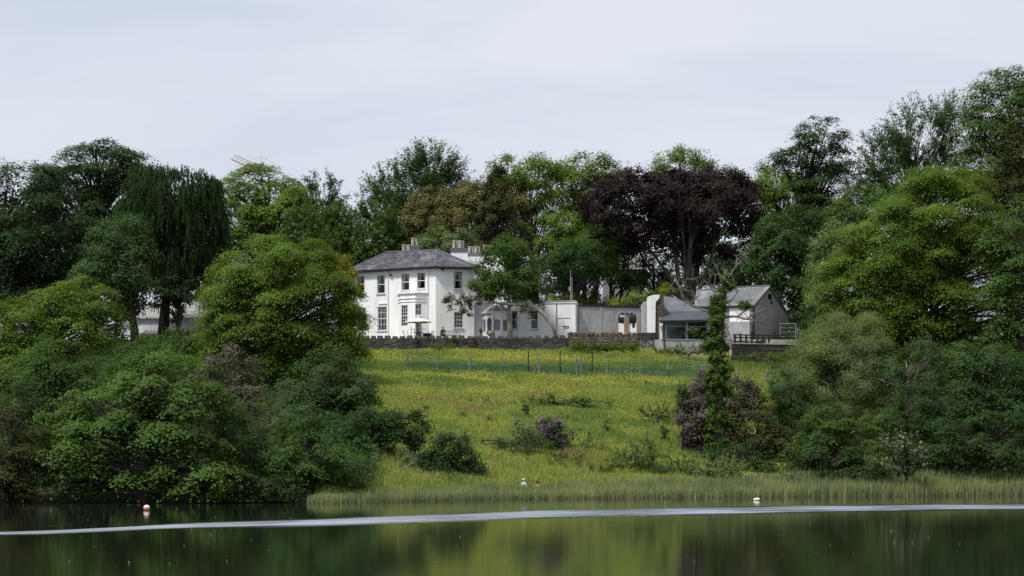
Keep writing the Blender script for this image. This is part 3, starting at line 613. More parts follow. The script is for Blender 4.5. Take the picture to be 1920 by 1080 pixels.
# ------------------------------------------------------------------ stone outbuilding with window band, and the barn
def outbuildings():
    rng = np.random.default_rng(21)
    O = thing('stone_outbuilding', 'low outbuilding with tall curved white end wall and grey felt roof', 'outbuilding', (at(1280, 0, 213)[0], 213, 13.3))
    # tall end wall: white face with curved head
    def ext(poly, D, d, name, mt):
        lo = [at(x, y, D) for x, y in poly]; hi = [p+np.array([0, d, 0]) for p in lo]; MB().hexa(lo, hi).build(name, M[mt], O)
    ext([(1213.5, 624), (1213.5, 559), (1215, 556.5), (1221, 554), (1228, 552.6), (1236.5, 552.3), (1236.3, 558.5), (1234.5, 561), (1231, 563.5), (1229.3, 567), (1228.6, 624)], 213.6, .35, 'end_wall_face', 'white')
    ext([(1207, 624), (1207, 566), (1210, 565), (1213.4, 563.5), (1213.4, 624)], 214.2, 5.0, 'side_wall', 'grend')
    a = at(1228.7, 0, 213.8); b = at(1244.4, 0, 213.8); F = Facade(a, b); zc = HC+(HOR-553)*213.8/FP
    m = MB(); F.slab(m, 0, F.L, 12.8, zc-3.2, -6, -.02); F.slab(m, .42, F.L, zc-3.2, zc, -6, -.02); F.slab(m, .22, .42, zc-3.2, zc-.75, -6, -.02); F.slab(m, 0, .22, zc-3.2, zc-.95, -6, -.02); m.build('stone_end', M['mortar'], O)
    m = MB(); stones(F, m, 0, F.L, 13.0, zc-.9, rng, .12, .22, .04); stones(F, m, .42, F.L, zc-.9, zc, rng, .12, .2, .04); o = m.build('end_stones', M['pstone'], O); o['kind'] = 'stuff'
    # front: rendered base, window band
    a = at(1228.5, 0, 212.8); b = at(1342, 0, 213.6); F = Facade(a, b); zs = F.z_of(1285, 637.2)
    m = MB(); F.slab(m, 0, F.L, 12.2, zs, -.4, 0); m.build('base_wall', M['grend'], O)
    m = MB(); F.slab(m, .55, F.L, zs+.002, zs+.07, -.3, .06); m.build('window_ledge', M['green'], O)
    ze = F.z_of(1285, 603.5); m = MB()
    for x0, x1 in ((1241.5, 1250), (1286.2, 1290), (1326, 1342)): F.slab(m, F.s_of(x0), F.s_of(x1), zs+.07, ze, -.2, -.08)
    zt_ = F.z_of(1285, 612.3); F.slab(m, F.s_of(1250), F.s_of(1326), zt_-.03, zt_+.04, -.19, -.09)
    m.build('window_frame', M['green'], O)
    for x0, x1 in ((1250, 1286.2), (1290, 1326)):
        for za, zb in ((zs+.07, zt_-.03), (zt_+.04, ze)):
            s0, s1 = F.s_of(x0), F.s_of(x1); MB().quad(F.P(s0, za, -.14), F.P(s1, za, -.14), F.P(s1, zb, -.14), F.P(s0, zb, -.14)).build('pane', M['dglass'], O)
    m = MB(); s = F.s_of(1241.5); F.slab(m, s-.18, s, zs, ze+.1, -.3, 0.02); m.build('corner_post', M['wpaint'], O)
    s = F.s_of(1245); MB().tube([F.P(s, ze, .06), F.P(s, 12.9, .06)], .06, 7).build('downpipe', M['dark'], O)
    # back room so that the panes look into a dark room
    m = MB(); q = [F.P(.6, 0, -.3), F.P(F.L, 0, -.3), F.P(F.L, 0, -8), F.P(.6, 0, -8)]
    for i, j in ((1, 2), (2, 3), (3, 0)): m.quad((*q[i][:2], 12.8), (*q[j][:2], 12.8), (*q[j][:2], ze+.5), (*q[i][:2], ze+.5))
    m.quad(*[(*p[:2], zs-.3) for p in q]); m.build('room_walls', M['grend'], O)
    lo = [at(1236.5, 602.3, 212.5), at(1340, 600.5, 213.2), at(1332, 585.3, 216.0), at(1245, 585.8, 215.6)]
    MB().hexa(lo, [p+np.array([0, 0, .1]) for p in lo]).build('lower_roof', M['felt2'], O)
    m = MB(); m.bar(lo[0]+(0, -.03, -.05), lo[1]+(0, -.03, -.05), .08, .17); m.build('gutter', M['dark'], O)
    m = MB(); p = lo[0]; m.hexa([p+np.array(v) for v in ((0, 0, -.45), (.32, 0, -.45), (.32, .25, -.45), (0, .25, -.45))], [p+np.array(v) for v in ((0, 0, -.12), (.32, 0, -.12), (.32, .25, -.12), (0, .25, -.12))]); m.build('eave_bracket', M['white'], O)
    A = at(1244.6, 554.5, 220.0); B = at(1244.6, 585.7, 215.6); C = at(1328, 584.6, 216.0); E = np.array([B[0], 224.4, B[2]]); G = np.array([C[0], 224, C[2]])
    A2 = at(1262, 557.5, 220.2); m = MB(); m.add([A, A2, B, C, E, G], [(2, 3, 1, 0), (3, 5, 1), (5, 4, 0, 1), (0, 4, 2), (2, 4, 5, 3)]); m.build('upper_roof', M['felt'], O)
    m = MB(); m.bar(A2+(0, 0, .03), C+(0, 0, .03), .12, .06); m.bar(B+(0, -.04, .03), C+(0, -.04, .03), .1, .08); m.bar(A+(0, 0, .03), A2+(0, 0, .03), .12, .06); m.build('lead_flashing', M['lead'], O)
    # barn
    K = at(1411, 0, 222.0); zb = 13.8; ze = HC+(HOR-573)*222/FP
    GR = at(1479.5, 0, 226.5); AP = at(1441, 540.5, 224.0); zR = HC+(HOR-597)*226.5/FP; LF = at(1306, 0, 224.0)
    B = thing('barn', 'rendered barn with pale slate roof and small dark gable opening', 'barn', (K[0], K[1], zb))
    F = Facade(K, GR); G = Facade(LF, K); m = MB()
    sa = F.s_of(1441); zA = AP[2]; op = F.rect(1440, 1447, 551.5, 562.2)
    # gable as strips round the opening
    top = lambda s: (ze+(zA-ze)*s/sa) if s < sa else (zA+(zR-zA)*(s-sa)/(F.L-sa))
    S = sorted({0, sa, F.L, op[0], op[1]})
    for i in range(len(S)-1):
        s0, s1 = S[i], S[i+1]; mid = (s0+s1)/2
        if op[0] <= mid <= op[1]:
            m.quad(F.P(s0, zb), F.P(s1, zb), F.P(s1, op[2]), F.P(s0, op[2])); m.quad(F.P(s0, op[3]), F.P(s1, op[3]), F.P(s1, top(s1)), F.P(s0, top(s0)))
        else: m.quad(F.P(s0, zb), F.P(s1, zb), F.P(s1, top(s1)), F.P(s0, top(s0)))
    m.build('gable_wall', M['brend'], B)
    r = MB(); F.reveals(r, [op], .25); F.slab(r, op[0], op[1], op[2], op[3], -.3, -.25); r.build('gable_opening', M['dark'], B)
    bk = np.array([-.95, 0, 0])+np.array([LF[0], LF[1], 0]); back = Facade(GR[:2], (LF[0]+3.0, LF[1]+5.5)); m = MB(); back.wall(m, zb, zR)
    G.wall(m, zb, ze); m.quad((*LF[:2], zb), (*back.P(back.L, 0)[:2], zb), (*back.P(back.L, 0)[:2], zR), (*LF[:2], ze)); m.build('wall', M['brend'], B)
    s0, s1 = G.s_of(1368), G.L-.02; m = MB(); G.slab(m, s0, s1-.3, G.z_of(1390, 603), ze-.25, .003, .05); m.build('white_panel', M['white'], B)
    m = MB(); G.slab(m, G.L-2.3, G.L-.05, zb, G.z_of(1400, 604), .06, 1.2); m.build('lean_block', M['grend'], B)
    n_ = np.array([*F.n, 0]); AL = at(1306, 546.5, 227.0)
    e0 = np.array([*G.P(-.2, ze-.05, .3)]); e1 = np.array([*G.P(G.L+.25, ze-.05, .3)]); a1 = AP+n_*.25+np.array([0, 0, .12]); b0 = np.array(F.P(F.L+.25, zR-.12, .25)); b1 = np.array([*back.P(back.L, zR-.12)])
    m = MB(); q = [e0, e1, a1, AL]; m.hexa(q, [p+np.array([0, 0, .1]) for p in q]); q = [b0, b1, AL, a1]; m.hexa([p-np.array([0, 0, .003]) for p in q], [p+np.array([0, 0, .097]) for p in q]); rf = m.build('roof', M['felt'], B)
    m = MB(); up = np.array([0, 0, .105]); slates(m, e0+up, e1+up, a1+up, AL+up, 14, .4, rng, .018); o = m.build('slates', M['gslate'], rf); o['kind'] = 'stuff'
    m = MB(); m.tube([a1+(0, 0, .14), AL+(0, 0, .14)], .1, 6); m.build('ridge_tiles', M['lead'], rf)
    s = .12; MB().tube([F.P(s, ze-.1, .1), F.P(s, zb, .1)], .07, 7).build('downpipe', M['dark'], B)
    MB().box(F.P(F.s_of(1446), F.z_of(1446, 570), .08), (.22, .16, .3), F.yaw).build('wall_lamp', M['iron'], B)
    g = thing('yard_gate', 'thin pale metal gate by the barn corner under the dark tree', 'gate', at(1463, 640, 217)); m = MB(); p = [at(1463, 642, 217), at(1463, 607, 217), at(1492, 607, 217), at(1492, 642, 217)]
    for i in range(3): m.tube([p[i], p[i+1]], .035, 5)
    m.build('gate_frame', M['galv'], g)
    for r_ in (615, 623, 631): MB().tube([at(1463, r_, 217), at(1492, r_, 217)], .02, 5).build('gate_rail', M['galv'], g)
    # signpost, aerial mast
    p = at(1370, 654, 211.0); t = thing('blue_sign', 'small blue box sign on pale post left of the low wall', 'sign', p)
    MB().box(p-np.array([0, 0, 1]), (.22, .22, 1.75)).build('post', M['cap'], t); MB().box(p+np.array([-.1, 0, .76]), (.55, .25, .2)).build('sign_box', mat('blue_plastic', (.10, .12, .36), .5), t)
    p = at(1070.5, 568, 224); t = thing('aerial_mast', 'slim grey aerial mast rising behind the low white wing', 'mast', (p[0], p[1], ZT))
    MB().tube([(p[0], p[1], ZT), at(1070.2, 540, 224), at(1069.8, 505, 224)], [.06, .05, .035], 6).build('pole', M['reveal'], t)
    MB().tube([(p[0]+.16, p[1], ZT), at(1072.6, 520, 224)], .03, 5).build('stay', M['galv'], t); q = at(1068.3, 545, 224); MB().box(q, (.2, .2, .42)).build('aerial_box', M['galv'], t)
    # house far behind the tree trunks
    D = 268; t = thing('grey_villa', 'grey gabled house glimpsed between the trunks behind the yard', 'house', (at(1190, 0, D)[0], D, 14.9)); a, b = at(1135, 0, D), at(1207, 0, D); zt = HC+(HOR-505)*D/FP; zg = HC+(HOR-462)*D/FP
    F = Facade(a, b); ops = [F.rect(1150, 1156, 520, 536), F.rect(1172, 1178, 520, 536), F.rect(1198, 1204, 525, 545)]; m = MB(); F.wall(m, 14.5, zt, ops); m.quad(F.P(F.L, 14.5), F.P(F.L, 14.5, -8), F.P(F.L, zt, -8), F.P(F.L, zt)); m.quad(F.P(0, 14.5), F.P(0, 14.5, -8), F.P(0, zt, -8), F.P(0, zt)); m.build('wall', M['brend'], t)
    for o_ in ops: window(F, t, o_, 1, (1, 1))
    m = MB(); q = [F.P(-.3, zt, .3), F.P(F.L+.3, zt, .3), F.P(F.L+.3, zg, -4), F.P(-.3, zg, -4)]; m.quad(*q); q = [F.P(-.3, zt, -8.3), F.P(F.L+.3, zt, -8.3), F.P(F.L+.3, zg, -4), F.P(-.3, zg, -4)]; m.quad(*q); m.build('roof', M['gslate'], t)
    # white shed far left behind the weeping tree
    D = 236; t = thing('white_barn', 'long white barn half hidden behind the weeping tree trunks', 'barn', (at(320, 0, D)[0], D, 14.6)); a, b = at(255, 0, D), at(400, 0, D-2); F = Facade(a, b); zt = HC+(HOR-598)*D/FP
    m = MB(); F.wall(m, 13.6, zt); m.quad(F.P(0, 13.6), F.P(0, 13.6, -9), F.P(0, zt, -9), F.P(0, zt)); m.quad(F.P(F.L, 13.6), F.P(F.L, 13.6, -9), F.P(F.L, zt, -9), F.P(F.L, zt)); m.build('wall', M['white'], t)
    m = MB(); F.slab(m, F.s_of(317), F.s_of(375), 14.0, F.z_of(350, 599), .004, .06); m.build('grey_cladding', M['grend'], t)
    zg = HC+(HOR-566)*(D+5)/FP
    for k in range(26):
        s0, s1 = F.L*k/26, F.L*(k+.5)/26
        MB().hexa([F.P(s0, zt, .3), F.P(s1, zt, .3), F.P(s1, zg, -5), F.P(s0, zg, -5)], [F.P(s0, zt+.08, .3), F.P(s1, zt+.08, .3), F.P(s1, zg+.08, -5), F.P(s0, zg+.08, -5)]).build('roof_sheet', M['cap'], t)
    m = MB().quad(F.P(0, zt-.01, .28), F.P(F.L, zt-.01, .28), F.P(F.L, zg-.01, -5), F.P(0, zg-.01, -5)); m.quad(F.P(0, zt-.01, -9.3), F.P(F.L, zt-.01, -9.3), F.P(F.L, zg-.01, -5), F.P(0, zg-.01, -5)); m.build('roof', M['cap'], t)
    D = 222; t = thing('tin_shed', 'low shed with grey corrugated roof in front of the white barn', 'shed', (at(300, 0, D)[0], D, 14.4)); a, b = at(262, 0, D), at(330, 0, D); F = Facade(a, b); m = MB(); F.slab(m, 0, F.L, 13.8, F.z_of(300, 626), -3, 0); m.build('wall', M['grend'], t)
    z0, z1 = F.z_of(300, 627), F.z_of(300, 619)
    for k in range(18):
        s0, s1 = F.L*k/18, F.L*(k+.55)/18; MB().hexa([F.P(s0, z0, .15), F.P(s1, z0, .15), F.P(s1, z1, -3), F.P(s0, z1, -3)], [F.P(s0, z0+.06, .15), F.P(s1, z0+.06, .15), F.P(s1, z1+.06, -3), F.P(s0, z1+.06, -3)]).build('roof_sheet', M['galv'], t)
    MB().quad(F.P(0, z0, .14), F.P(F.L, z0, .14), F.P(F.L, z1, -3), F.P(0, z1, -3)).build('roof', M['reveal'], t)
    # tower crane far off
    D = 640; t = thing('tower_crane', 'distant orange lattice crane jib tip showing above the treetops', 'crane', (at(490, 0, D)[0], D, 18)); m = MB()
    p = at(490, 0, D); zt = HC+(HOR-303)*D/FP; orange = mat('crane_orange', (.38, .17, .10), .6, col2=(.48, .27, .18)); grey = mat('crane_white', (.5, .48, .46), .6)
    def lattice(mb, A, B, w_, n):
        A, B = np.array(A), np.array(B); side = np.array([0, w_/2, 0]); upv = np.array([.6, 0, .8])*w_*.9
        c = [side, -side, upv]
        for v in c: mb.bar(A+v, B+v, .16)
        for k in range(n):
            for i in range(3): mb.bar(A+(B-A)*k/n+c[i], A+(B-A)*(k+1)/n+c[(i+1) % 3], .1)
    lattice(m, (p[0], D, 17), (p[0], D, zt-3), 1.8, 22); m.build('tower', grey, t)
    m = MB(); m.bar((p[0]-.4, D, zt-4), (p[0]-.2, D, HC+(HOR-293)*D/FP), .14); m.bar((p[0]+.4, D, zt-4), (p[0]+.2, D, HC+(HOR-293)*D/FP), .14); m.build('apex', grey, t)
    m = MB(); lattice(m, at(476, 318, D), at(433, 298.5, D), 1.9, 7); m.build('jib', orange, t)
    m = MB(); q = at(490, 293, D); m.tube([q, at(440, 313, D)], .07, 4); m.tube([q, at(530, 314, D)], .07, 4); m.build('stay_cable', grey, t)
outbuildings()
# ------------------------------------------------------------------ trees and shrubs
def unit(v): return v/np.maximum(np.linalg.norm(v, axis=-1, keepdims=True), 1e-6)
def leaf_mesh(name, P, Nn, T, Ls, Ws, rng):
    n = len(P); Nn = unit(Nn)
    T = rng.normal(size=(n, 3)) if T is None else T
    T = unit(T-Nn*np.sum(T*Nn, 1, keepdims=True)); B = np.cross(Nn, T)
    a = T*Ls[:, None]*.5; b = B*Ws[:, None]*.5; f = Nn*(Ls*.10)[:, None]
    V = np.stack([P+a-f, P-a*.8+b, P-a*.8-b+f], 1).reshape(-1, 3)
    return np_mesh(name, V, np.arange(3*n).reshape(n, 3))
def sphere_dirs(n, rng):
    k = np.arange(n)+.5; ph = np.arccos(1-2*k/n); th = math.pi*(1+5**.5)*k+rng.uniform(0, 6.28)
    d = np.stack([np.cos(th)*np.sin(ph), np.sin(th)*np.sin(ph), np.cos(ph)], 1)
    return unit(d+rng.normal(size=d.shape)*.22)
LEAFSUM = [0]
def crown_points(lobes, ls, cover, S, style, cr, asp, rng, lpc, low=-.75):
    PP, NN, TT = [], [], []; bough_all = []
    for c, R in lobes:
        Rm = float(R.mean()); nleaf = int(cover*math.pi*R[0]*R[2]/(.5*ls*ls*asp)); nb = int(np.clip(10+Rm*(6.5 if style == 'layer' else 4.5), 10, 60))
        d = sphere_dirs(nb, rng); d = d[d[:, 2] > low]; nb = len(d)
        fl = .66 if style == 'layer' else .82; rb = Rm*(rng.uniform(.17, .34, nb) if style == 'layer' else rng.uniform(.2, .42, nb)); bp = c+d*(R-rb[:, None]*.8)*rng.uniform(.84, 1.05, (nb, 1)); bough_all.append(bp)
        ncl = max(12, nleaf//lpc); b = rng.choice(nb, ncl, p=rb**2/np.sum(rb**2))
        e = unit(rng.normal(size=(ncl, 3))+d[b]*.9+np.array([0, 0, .7 if style == 'layer' else .35])); rr = rb[b][:, None]
        cp = bp[b]+rr*e*rng.uniform(.6, 1.06, (ncl, 1))*np.array([1, 1, fl]); eo = unit(.5*unit((cp-c)/R)+.6*e)
        q = rng.random(ncl) < .2; cp[q] = c+d[b][q]*R*rng.uniform(.15, .62, (q.sum(), 1))
        k = np.repeat(np.arange(ncl), lpc); n = len(k); g = rng.normal(size=(n, 3))
        if style == 'spray':
            td = unit(eo*.75+np.array([0, 0, .55])+rng.normal(size=eo.shape)*.35)[k]
            pos = cp[k]+td*(rng.uniform(-.9, 1.25, n)*cr)[:, None]+g*cr*.13; nn = rng.normal(size=(n, 3))*.6+np.array([0, -.1, .5])+eo[k]*.3; t = td+g*.35
        elif style == 'weep':
            ln = (rng.random(ncl)**1.6*.85+.15)[k]*cr*5; sw = (rng.normal(size=(ncl, 3))*np.array([.25, .25, 0]))[k]; u = rng.random(n)[:, None]
            pos = cp[k]+np.array([0, 0, -1])*u*ln[:, None]+sw*u*ln[:, None]*.75+g*np.array([.06, .06, .1])*cr; nn = g*np.array([1, 1, .3])+eo[k]*.8+np.array([0, 0, .35]); t = np.array([0, 0, -1])+g*.22
        elif style == 'layer':
            g2 = g*np.array([.62, .62, .13])*cr; h = np.hypot(g2[:, 0], g2[:, 1]); g2[:, 2] -= .34*h*h/cr
            pos = cp[k]+g2+eo[k]*cr*.1; nn = np.array([0, 0, .8])+eo[k]*.65+rng.normal(size=(n, 3))*.24; t = g*np.array([1, 1, .3])
        else:
            pos = cp[k]+g*cr*np.array([.46, .46, .34]); nn = eo[k]*.7+np.array([0, 0, .5])+unit(g)*.35+rng.normal(size=(n, 3))*.24; t = None if style == 'ball' else g
            if t is None: t = rng.normal(size=(n, 3))
        PP.append(pos); NN.append(nn); TT.append(t)
    return np.concatenate(PP), np.concatenate(NN), np.concatenate(TT), bough_all
SEED = [100]; GROW = 1.10
def tree(name, label, cat, D, base, lobes, fol, style='ball', ls=.32, cover=4.6, cr=.95, asp=.62, lpc=46, bark='bark', tr=.45, limbs=True, group=None, low=-.75, bd=0.0, twig=0, parts=('trunk', 'crown'), flowers=None, depth=.85, extra=None):
    ls *= .84; cover *= 1.04
    if group == BK: ls *= 1.13; cover *= 1.22
    lpc = int(lpc*1.25); SEED[0] += 1; rng = np.random.default_rng(SEED[0]); S = FP/D
    bx = (base[0]-960)*(D+bd)/FP; by = D+bd; b = np.array([bx, by, float(gz(bx, by))-.15]); t = thing(name, label, cat, b, group)
    LB = []
    for l in lobes:
        dd = l[4] if len(l) > 4 else rng.uniform(-1, 1); c = at(l[0], l[1], D+dd); rx, rz = l[2]*GROW/S, l[3]*GROW/S
        LB.append((c, np.array([rx, max(min(rx, rz*1.3), .4)*depth, rz])))
    P, Nn, T, BG = crown_points(LB, ls, cover, S, style, cr, asp, rng, lpc, low)
    rn = np.full(len(P), 9.0)
    for cc, R in LB: rn = np.minimum(rn, np.linalg.norm((P-cc)/R, axis=1))
    u_ = rng.random(len(P)); back = P[:, 1] > np.mean([cc[1] for cc, R in LB])+.35*max(R[1] for cc, R in LB)
    keep = (P[:, 2] > gz(P[:, 0], P[:, 1])-.1) & ~((rn < .5) & (u_ < .82)) & ~((cover > 4) & back & (u_ < .4)); P, Nn, T = P[keep], Nn[keep], T[keep]
    P[:, 2] = np.maximum(P[:, 2], .12); n = len(P); LEAFSUM[0] += n
    L_ = ls*rng.uniform(.65, 1.3, n)
    o = link(parts[1], leaf_mesh(parts[1], P-b, Nn, T, L_, L_*asp*rng.uniform(.8, 1.2, n), rng), M[fol], t); o['kind'] = 'stuff'
    if flowers:
        fm, fn, fs = flowers; q = rng.choice(n, min(fn, n), replace=False); q = q[np.sum(unit(Nn[q])*np.array([-.1, -.8, .5]), 1) > .05]; Fp = P[q]+unit(Nn[q])*.12
        k = np.repeat(np.arange(len(q)), 5); Fp = Fp[k]+rng.normal(size=(len(k), 3))*fs*.45
        o = link('blossom', leaf_mesh('blossom', Fp-b, Nn[q][k]+rng.normal(size=(len(k), 3))*.6, None, np.full(len(k), fs), np.full(len(k), fs*.8), rng), M[fm], t); o['kind'] = 'stuff'
    # trunk and limbs
    m = MB(); main = max(range(len(LB)), key=lambda i: LB[i][1][0]*LB[i][1][2]); c0 = LB[main][0]; top = max(l[0][2]+l[1][2]*.4 for l in LB if abs(l[0][0]-c0[0]) < .5*l[1][0])
    h = top-b[2]; j = lambda s: rng.normal(size=3)*s*np.array([1, 1, .3])
    ax = [b, b+(c0-b)*np.array([.12, .12, 0])+np.array([0, 0, h*.22]), b+(c0-b)*np.array([.45, .45, 0])+np.array([0, 0, h*.48])+j(h*.012), b+(c0-b)*np.array([.8, .8, 0])+np.array([0, 0, h*.74])+j(h*.02), np.array([c0[0], c0[1], top])+j(h*.02)]
    if extra is None: m.tube(ax, [tr*1.25, tr, tr*.78, tr*.48, tr*.15], 9)
    else: extra(m, b, rng)
    if limbs:
        for (c, R), bp in zip(LB, BG):
            for p in bp:
                if rng.random() > .8: continue
                f = np.clip((p[2]-b[2])/h*.72+rng.uniform(-.08, .05), .14, .85); i = f*4; k = min(int(i), 3); s = ax[k]+(ax[k+1]-ax[k])*(i-k)
                mid = s+(p-s)*.5+np.array([0, 0, .08*np.linalg.norm(p-s)])+j(.25); r0 = tr*(1-f)*.42+.03
                m.tube([s, mid, p], [r0, r0*.6, max(r0*.22, .015)], 5, cap=False)
                for _ in range(twig):
                    q = p+rng.normal(size=3)*R*.15+np.array([0, 0, .2]); m.tube([mid+(p-mid)*rng.uniform(.2, 1), (p+q)/2+j(.15), q], [r0*.3+.01, r0*.2+.008, .008], 4, cap=False)
    m.build(parts[0], M[bark], t, smooth=True)
    return t
SH = ('stems', 'foliage')
def shrub(name, label, D, lobes, fol, cat='shrub', **k):
    k.setdefault('tr', .09); k.setdefault('ls', .24); k.setdefault('cr', .55); k.setdefault('lpc', 34); k.setdefault('low', -.95); k.setdefault('group', 'shrubs on the lake bank')
    l = lobes[0]; return tree(name, label, cat, D, (l[0], 0), lobes, fol, parts=SH, **k)
BK = 'trees standing behind the house'; LS = 'trees on the left shore'; RS = 'trees on the right shore'
BT = 'broadleaf_tree'
# ---- far row, left to right
tree(BT, 'huge dark tree at the far left edge above the yellow-green one', 'tree', 214, (20, 600), [(30, 400, 105, 92), (10, 520, 100, 105), (115, 470, 80, 120, 2), (-60, 430, 80, 130)], 'darkgreen', ls=.36, cr=1.1, tr=.6, bark='dbark', group=BK)
tree(BT, 'tall dark tree with domed top next to the weeping tree', 'tree', 226, (170, 620), [(185, 318, 84, 55), (120, 385, 85, 75), (235, 360, 65, 62), (190, 450, 110, 90), (205, 292, 48, 30)], 'darkgreen', style='layer', ls=.34, cr=1.15, tr=.6, bark='dbark', group=BK)
tree('weeping_tree', 'dark weeping tree trailing long hanging branches', 'tree', 216, (305, 630), [(325, 366, 84, 56), (285, 410, 60, 90), (375, 415, 50, 62), (345, 470, 72, 100), (398, 470, 30, 88), (270, 350, 44, 44), (250, 440, 44, 80), (345, 352, 64, 34), (318, 430, 50, 70)], 'darkgreen', style='weep', ls=.32, cr=1.05, asp=.3, lpc=30, cover=5.6, tr=.5, bark='dbark', group=BK, low=-.4)
tree(BT, 'ivy covered slender tree leaning under the weeping branches', 'tree', 214, (332, 632), [(333, 585, 10, 38), (338, 540, 26, 36), (300, 560, 16, 30)], 'darkgreen', ls=.26, cr=.6, tr=.24, bark='dbark', group=BK)
tree(BT, 'dusky blue-green tree in front of the left dark trees', 'tree', 204, (255, 615), [(230, 500, 68, 58), (240, 560, 32, 44), (190, 540, 52, 62), (225, 440, 45, 40)], 'bluegreen', ls=.30, tr=.42, bark='dbark', group=BK)
tree(BT, 'bright green tree hiding the distant crane', 'tree', 268, (490, 600), [(490, 355, 72, 50), (455, 400, 62, 55), (530, 395, 62, 55), (500, 450, 95, 60)], 'brightgreen', style='layer', ls=.36, cover=5.2, cr=1.05, tr=.5, group=BK)
tree('wispy_tree', 'thin wispy tree with ragged twigs right of the crane tree', 'tree', 276, (605, 600), [(603, 366, 34, 38), (585, 400, 38, 34), (625, 400, 22, 38)], 'deepgreen', style='spray', ls=.40, asp=.36, cover=2.0, cr=1.2, tr=.35, group=BK, twig=1)
tree(BT, 'broad mid green tree rising behind the house roof left end', 'tree', 254, (660, 600), [(690, 440, 82, 52), (600, 440, 72, 45), (640, 490, 100, 50), (730, 480, 55, 50)], 'midgreen', style='spray', ls=.40, asp=.5, cover=5.5, cr=1.1, tr=.5, group=BK)
tree('feathery_tree', 'tall feathery tree with radiating twigs above the chimneys', 'tree', 282, (800, 600), [(805, 322, 48, 40), (760, 355, 58, 42), (840, 350, 42, 38), (800, 390, 80, 52), (720, 375, 38, 28)], 'deepgreen', style='spray', ls=.42, asp=.36, cover=4.6, cr=1.5, tr=.5, group=BK)
tree('golden_oak', 'wide olive gold tree in brownish flower behind the chimneys', 'tree', 250, (870, 600), [(822, 390, 60, 36), (890, 382, 72, 38), (955, 398, 36, 42), (850, 420, 80, 34), (800, 410, 40, 36)], 'olivegold', ls=.24, asp=.7, cr=.75, cover=5.5, tr=.5, group=BK, depth=.7)
tree('conifer', 'dark narrow topped conifer in front of the olive gold tree', 'tree', 245, (935, 610), [(931, 338, 20, 30), (930, 385, 32, 36), (935, 425, 48, 34), (905, 450, 40, 28), (965, 455, 34, 34), (925, 485, 55, 30)], 'conifer', ls=.26, cr=.7, cover=5, tr=.4, bark='dbark', group=BK)
shrub('small_tree', 'pale green rounded tree just above the house chimneys', 242, [(835, 455, 48, 30), (800, 470, 30, 30), (868, 470, 34, 28)], 'palegreen', cat='tree', group=BK, tr=.2)
tree(BT, 'fresh green open tree with long bare trunk behind the wing', 'tree', 274, (1016, 600), [(965, 328, 55, 35), (925, 365, 30, 28), (1005, 330, 45, 38), (985, 375, 60, 30), (1020, 430, 42, 45)], 'brightgreen', ls=.34, cover=4.1, cr=.95, tr=.38, bark='dbark', group=BK, twig=1)
tree(BT, 'leafy green tree against the sky left of the copper beech', 'tree', 280, (1095, 600), [(1100, 322, 58, 34), (1065, 350, 40, 34), (1140, 345, 34, 30), (1095, 380, 55, 34)], 'brightgreen', ls=.36, cover=4.2, cr=1.0, tr=.4, bark='dbark', group=BK, twig=1)
tree(BT, 'light green tree between the trunks beside the aerial mast', 'tree', 256, (1062, 600), [(1062, 425, 36, 34), (1050, 475, 42, 42), (1085, 460, 34, 40)], 'brightgreen', ls=.30, cover=5.2, cr=.8, tr=.32, bark='dbark', group=BK)
tree(BT, 'shady green tree with dark bole directly behind the flat wing', 'tree', 236, (1085, 600), [(1080, 490, 46, 38), (1050, 520, 32, 32), (1115, 500, 34, 40)], 'deepgreen', ls=.28, cover=4.9, cr=.8, tr=.45, bark='dbark', group=BK)
tree(BT, 'leaning dark trunk tree by the aerial mast', 'tree', 240, (1092, 600), [(1120, 470, 30, 34), (1140, 440, 34, 34)], 'midgreen', ls=.28, cover=4.1, cr=.8, tr=.38, bark='dbark', group=BK)
tree(BT, 'thin trunked tree left of the twin stems', 'tree', 246, (1117, 600), [(1122, 450, 34, 34), (1135, 500, 30, 30)], 'midgreen', ls=.28, cover=3.5, cr=.8, tr=.22, bark='dbark', group=BK)
tree(BT, 'slim dark stemmed tree just above the black coping', 'tree', 240, (1147, 600), [(1150, 470, 38, 40), (1165, 520, 26, 26)], 'midgreen', ls=.28, cover=3.8, cr=.8, tr=.28, bark='dbark', group=BK)
tree(BT, 'slim stemmed tree twinned with the one above the black coping', 'tree', 242, (1153, 600), [(1175, 480, 34, 36), (1185, 530, 26, 24)], 'deepgreen', ls=.28, cover=3.5, cr=.8, tr=.24, bark='dbark', group=BK)
shrub('shrub', 'sunny yellow-green bush behind the white curved wall', 232, [(1195, 565, 24, 22), (1170, 572, 26, 18), (1215, 560, 14, 14), (1250, 545, 16, 12)], 'limegreen', group='bushes behind the yard')
shrub('shrub', 'dark bush filling the gap right of the barn', 224, [(1500, 615, 30, 34), (1530, 625, 34, 36), (1480, 632, 16, 16)], 'deepgreen', group='bushes behind the yard')
shrub('shrub', 'yellow-green bush behind the flat roofed wing', 236, [(1060, 565, 30, 18), (1035, 568, 18, 14)], 'limegreen', group='bushes behind the yard')
shrub('shrub', 'bright low bush at the foot of the twin stems', 238, [(1120, 565, 34, 16), (1100, 570, 30, 14)], 'brightgreen', group='bushes behind the yard')
tree(BT, 'bright green dome showing over the copper beech', 'tree', 276, (1290, 600), [(1280, 318, 58, 40), (1340, 345, 52, 34), (1240, 345, 34, 34), (1385, 350, 26, 28), (1300, 380, 90, 40)], 'brightgreen', ls=.36, cover=4, cr=1.0, tr=.5, group=BK)
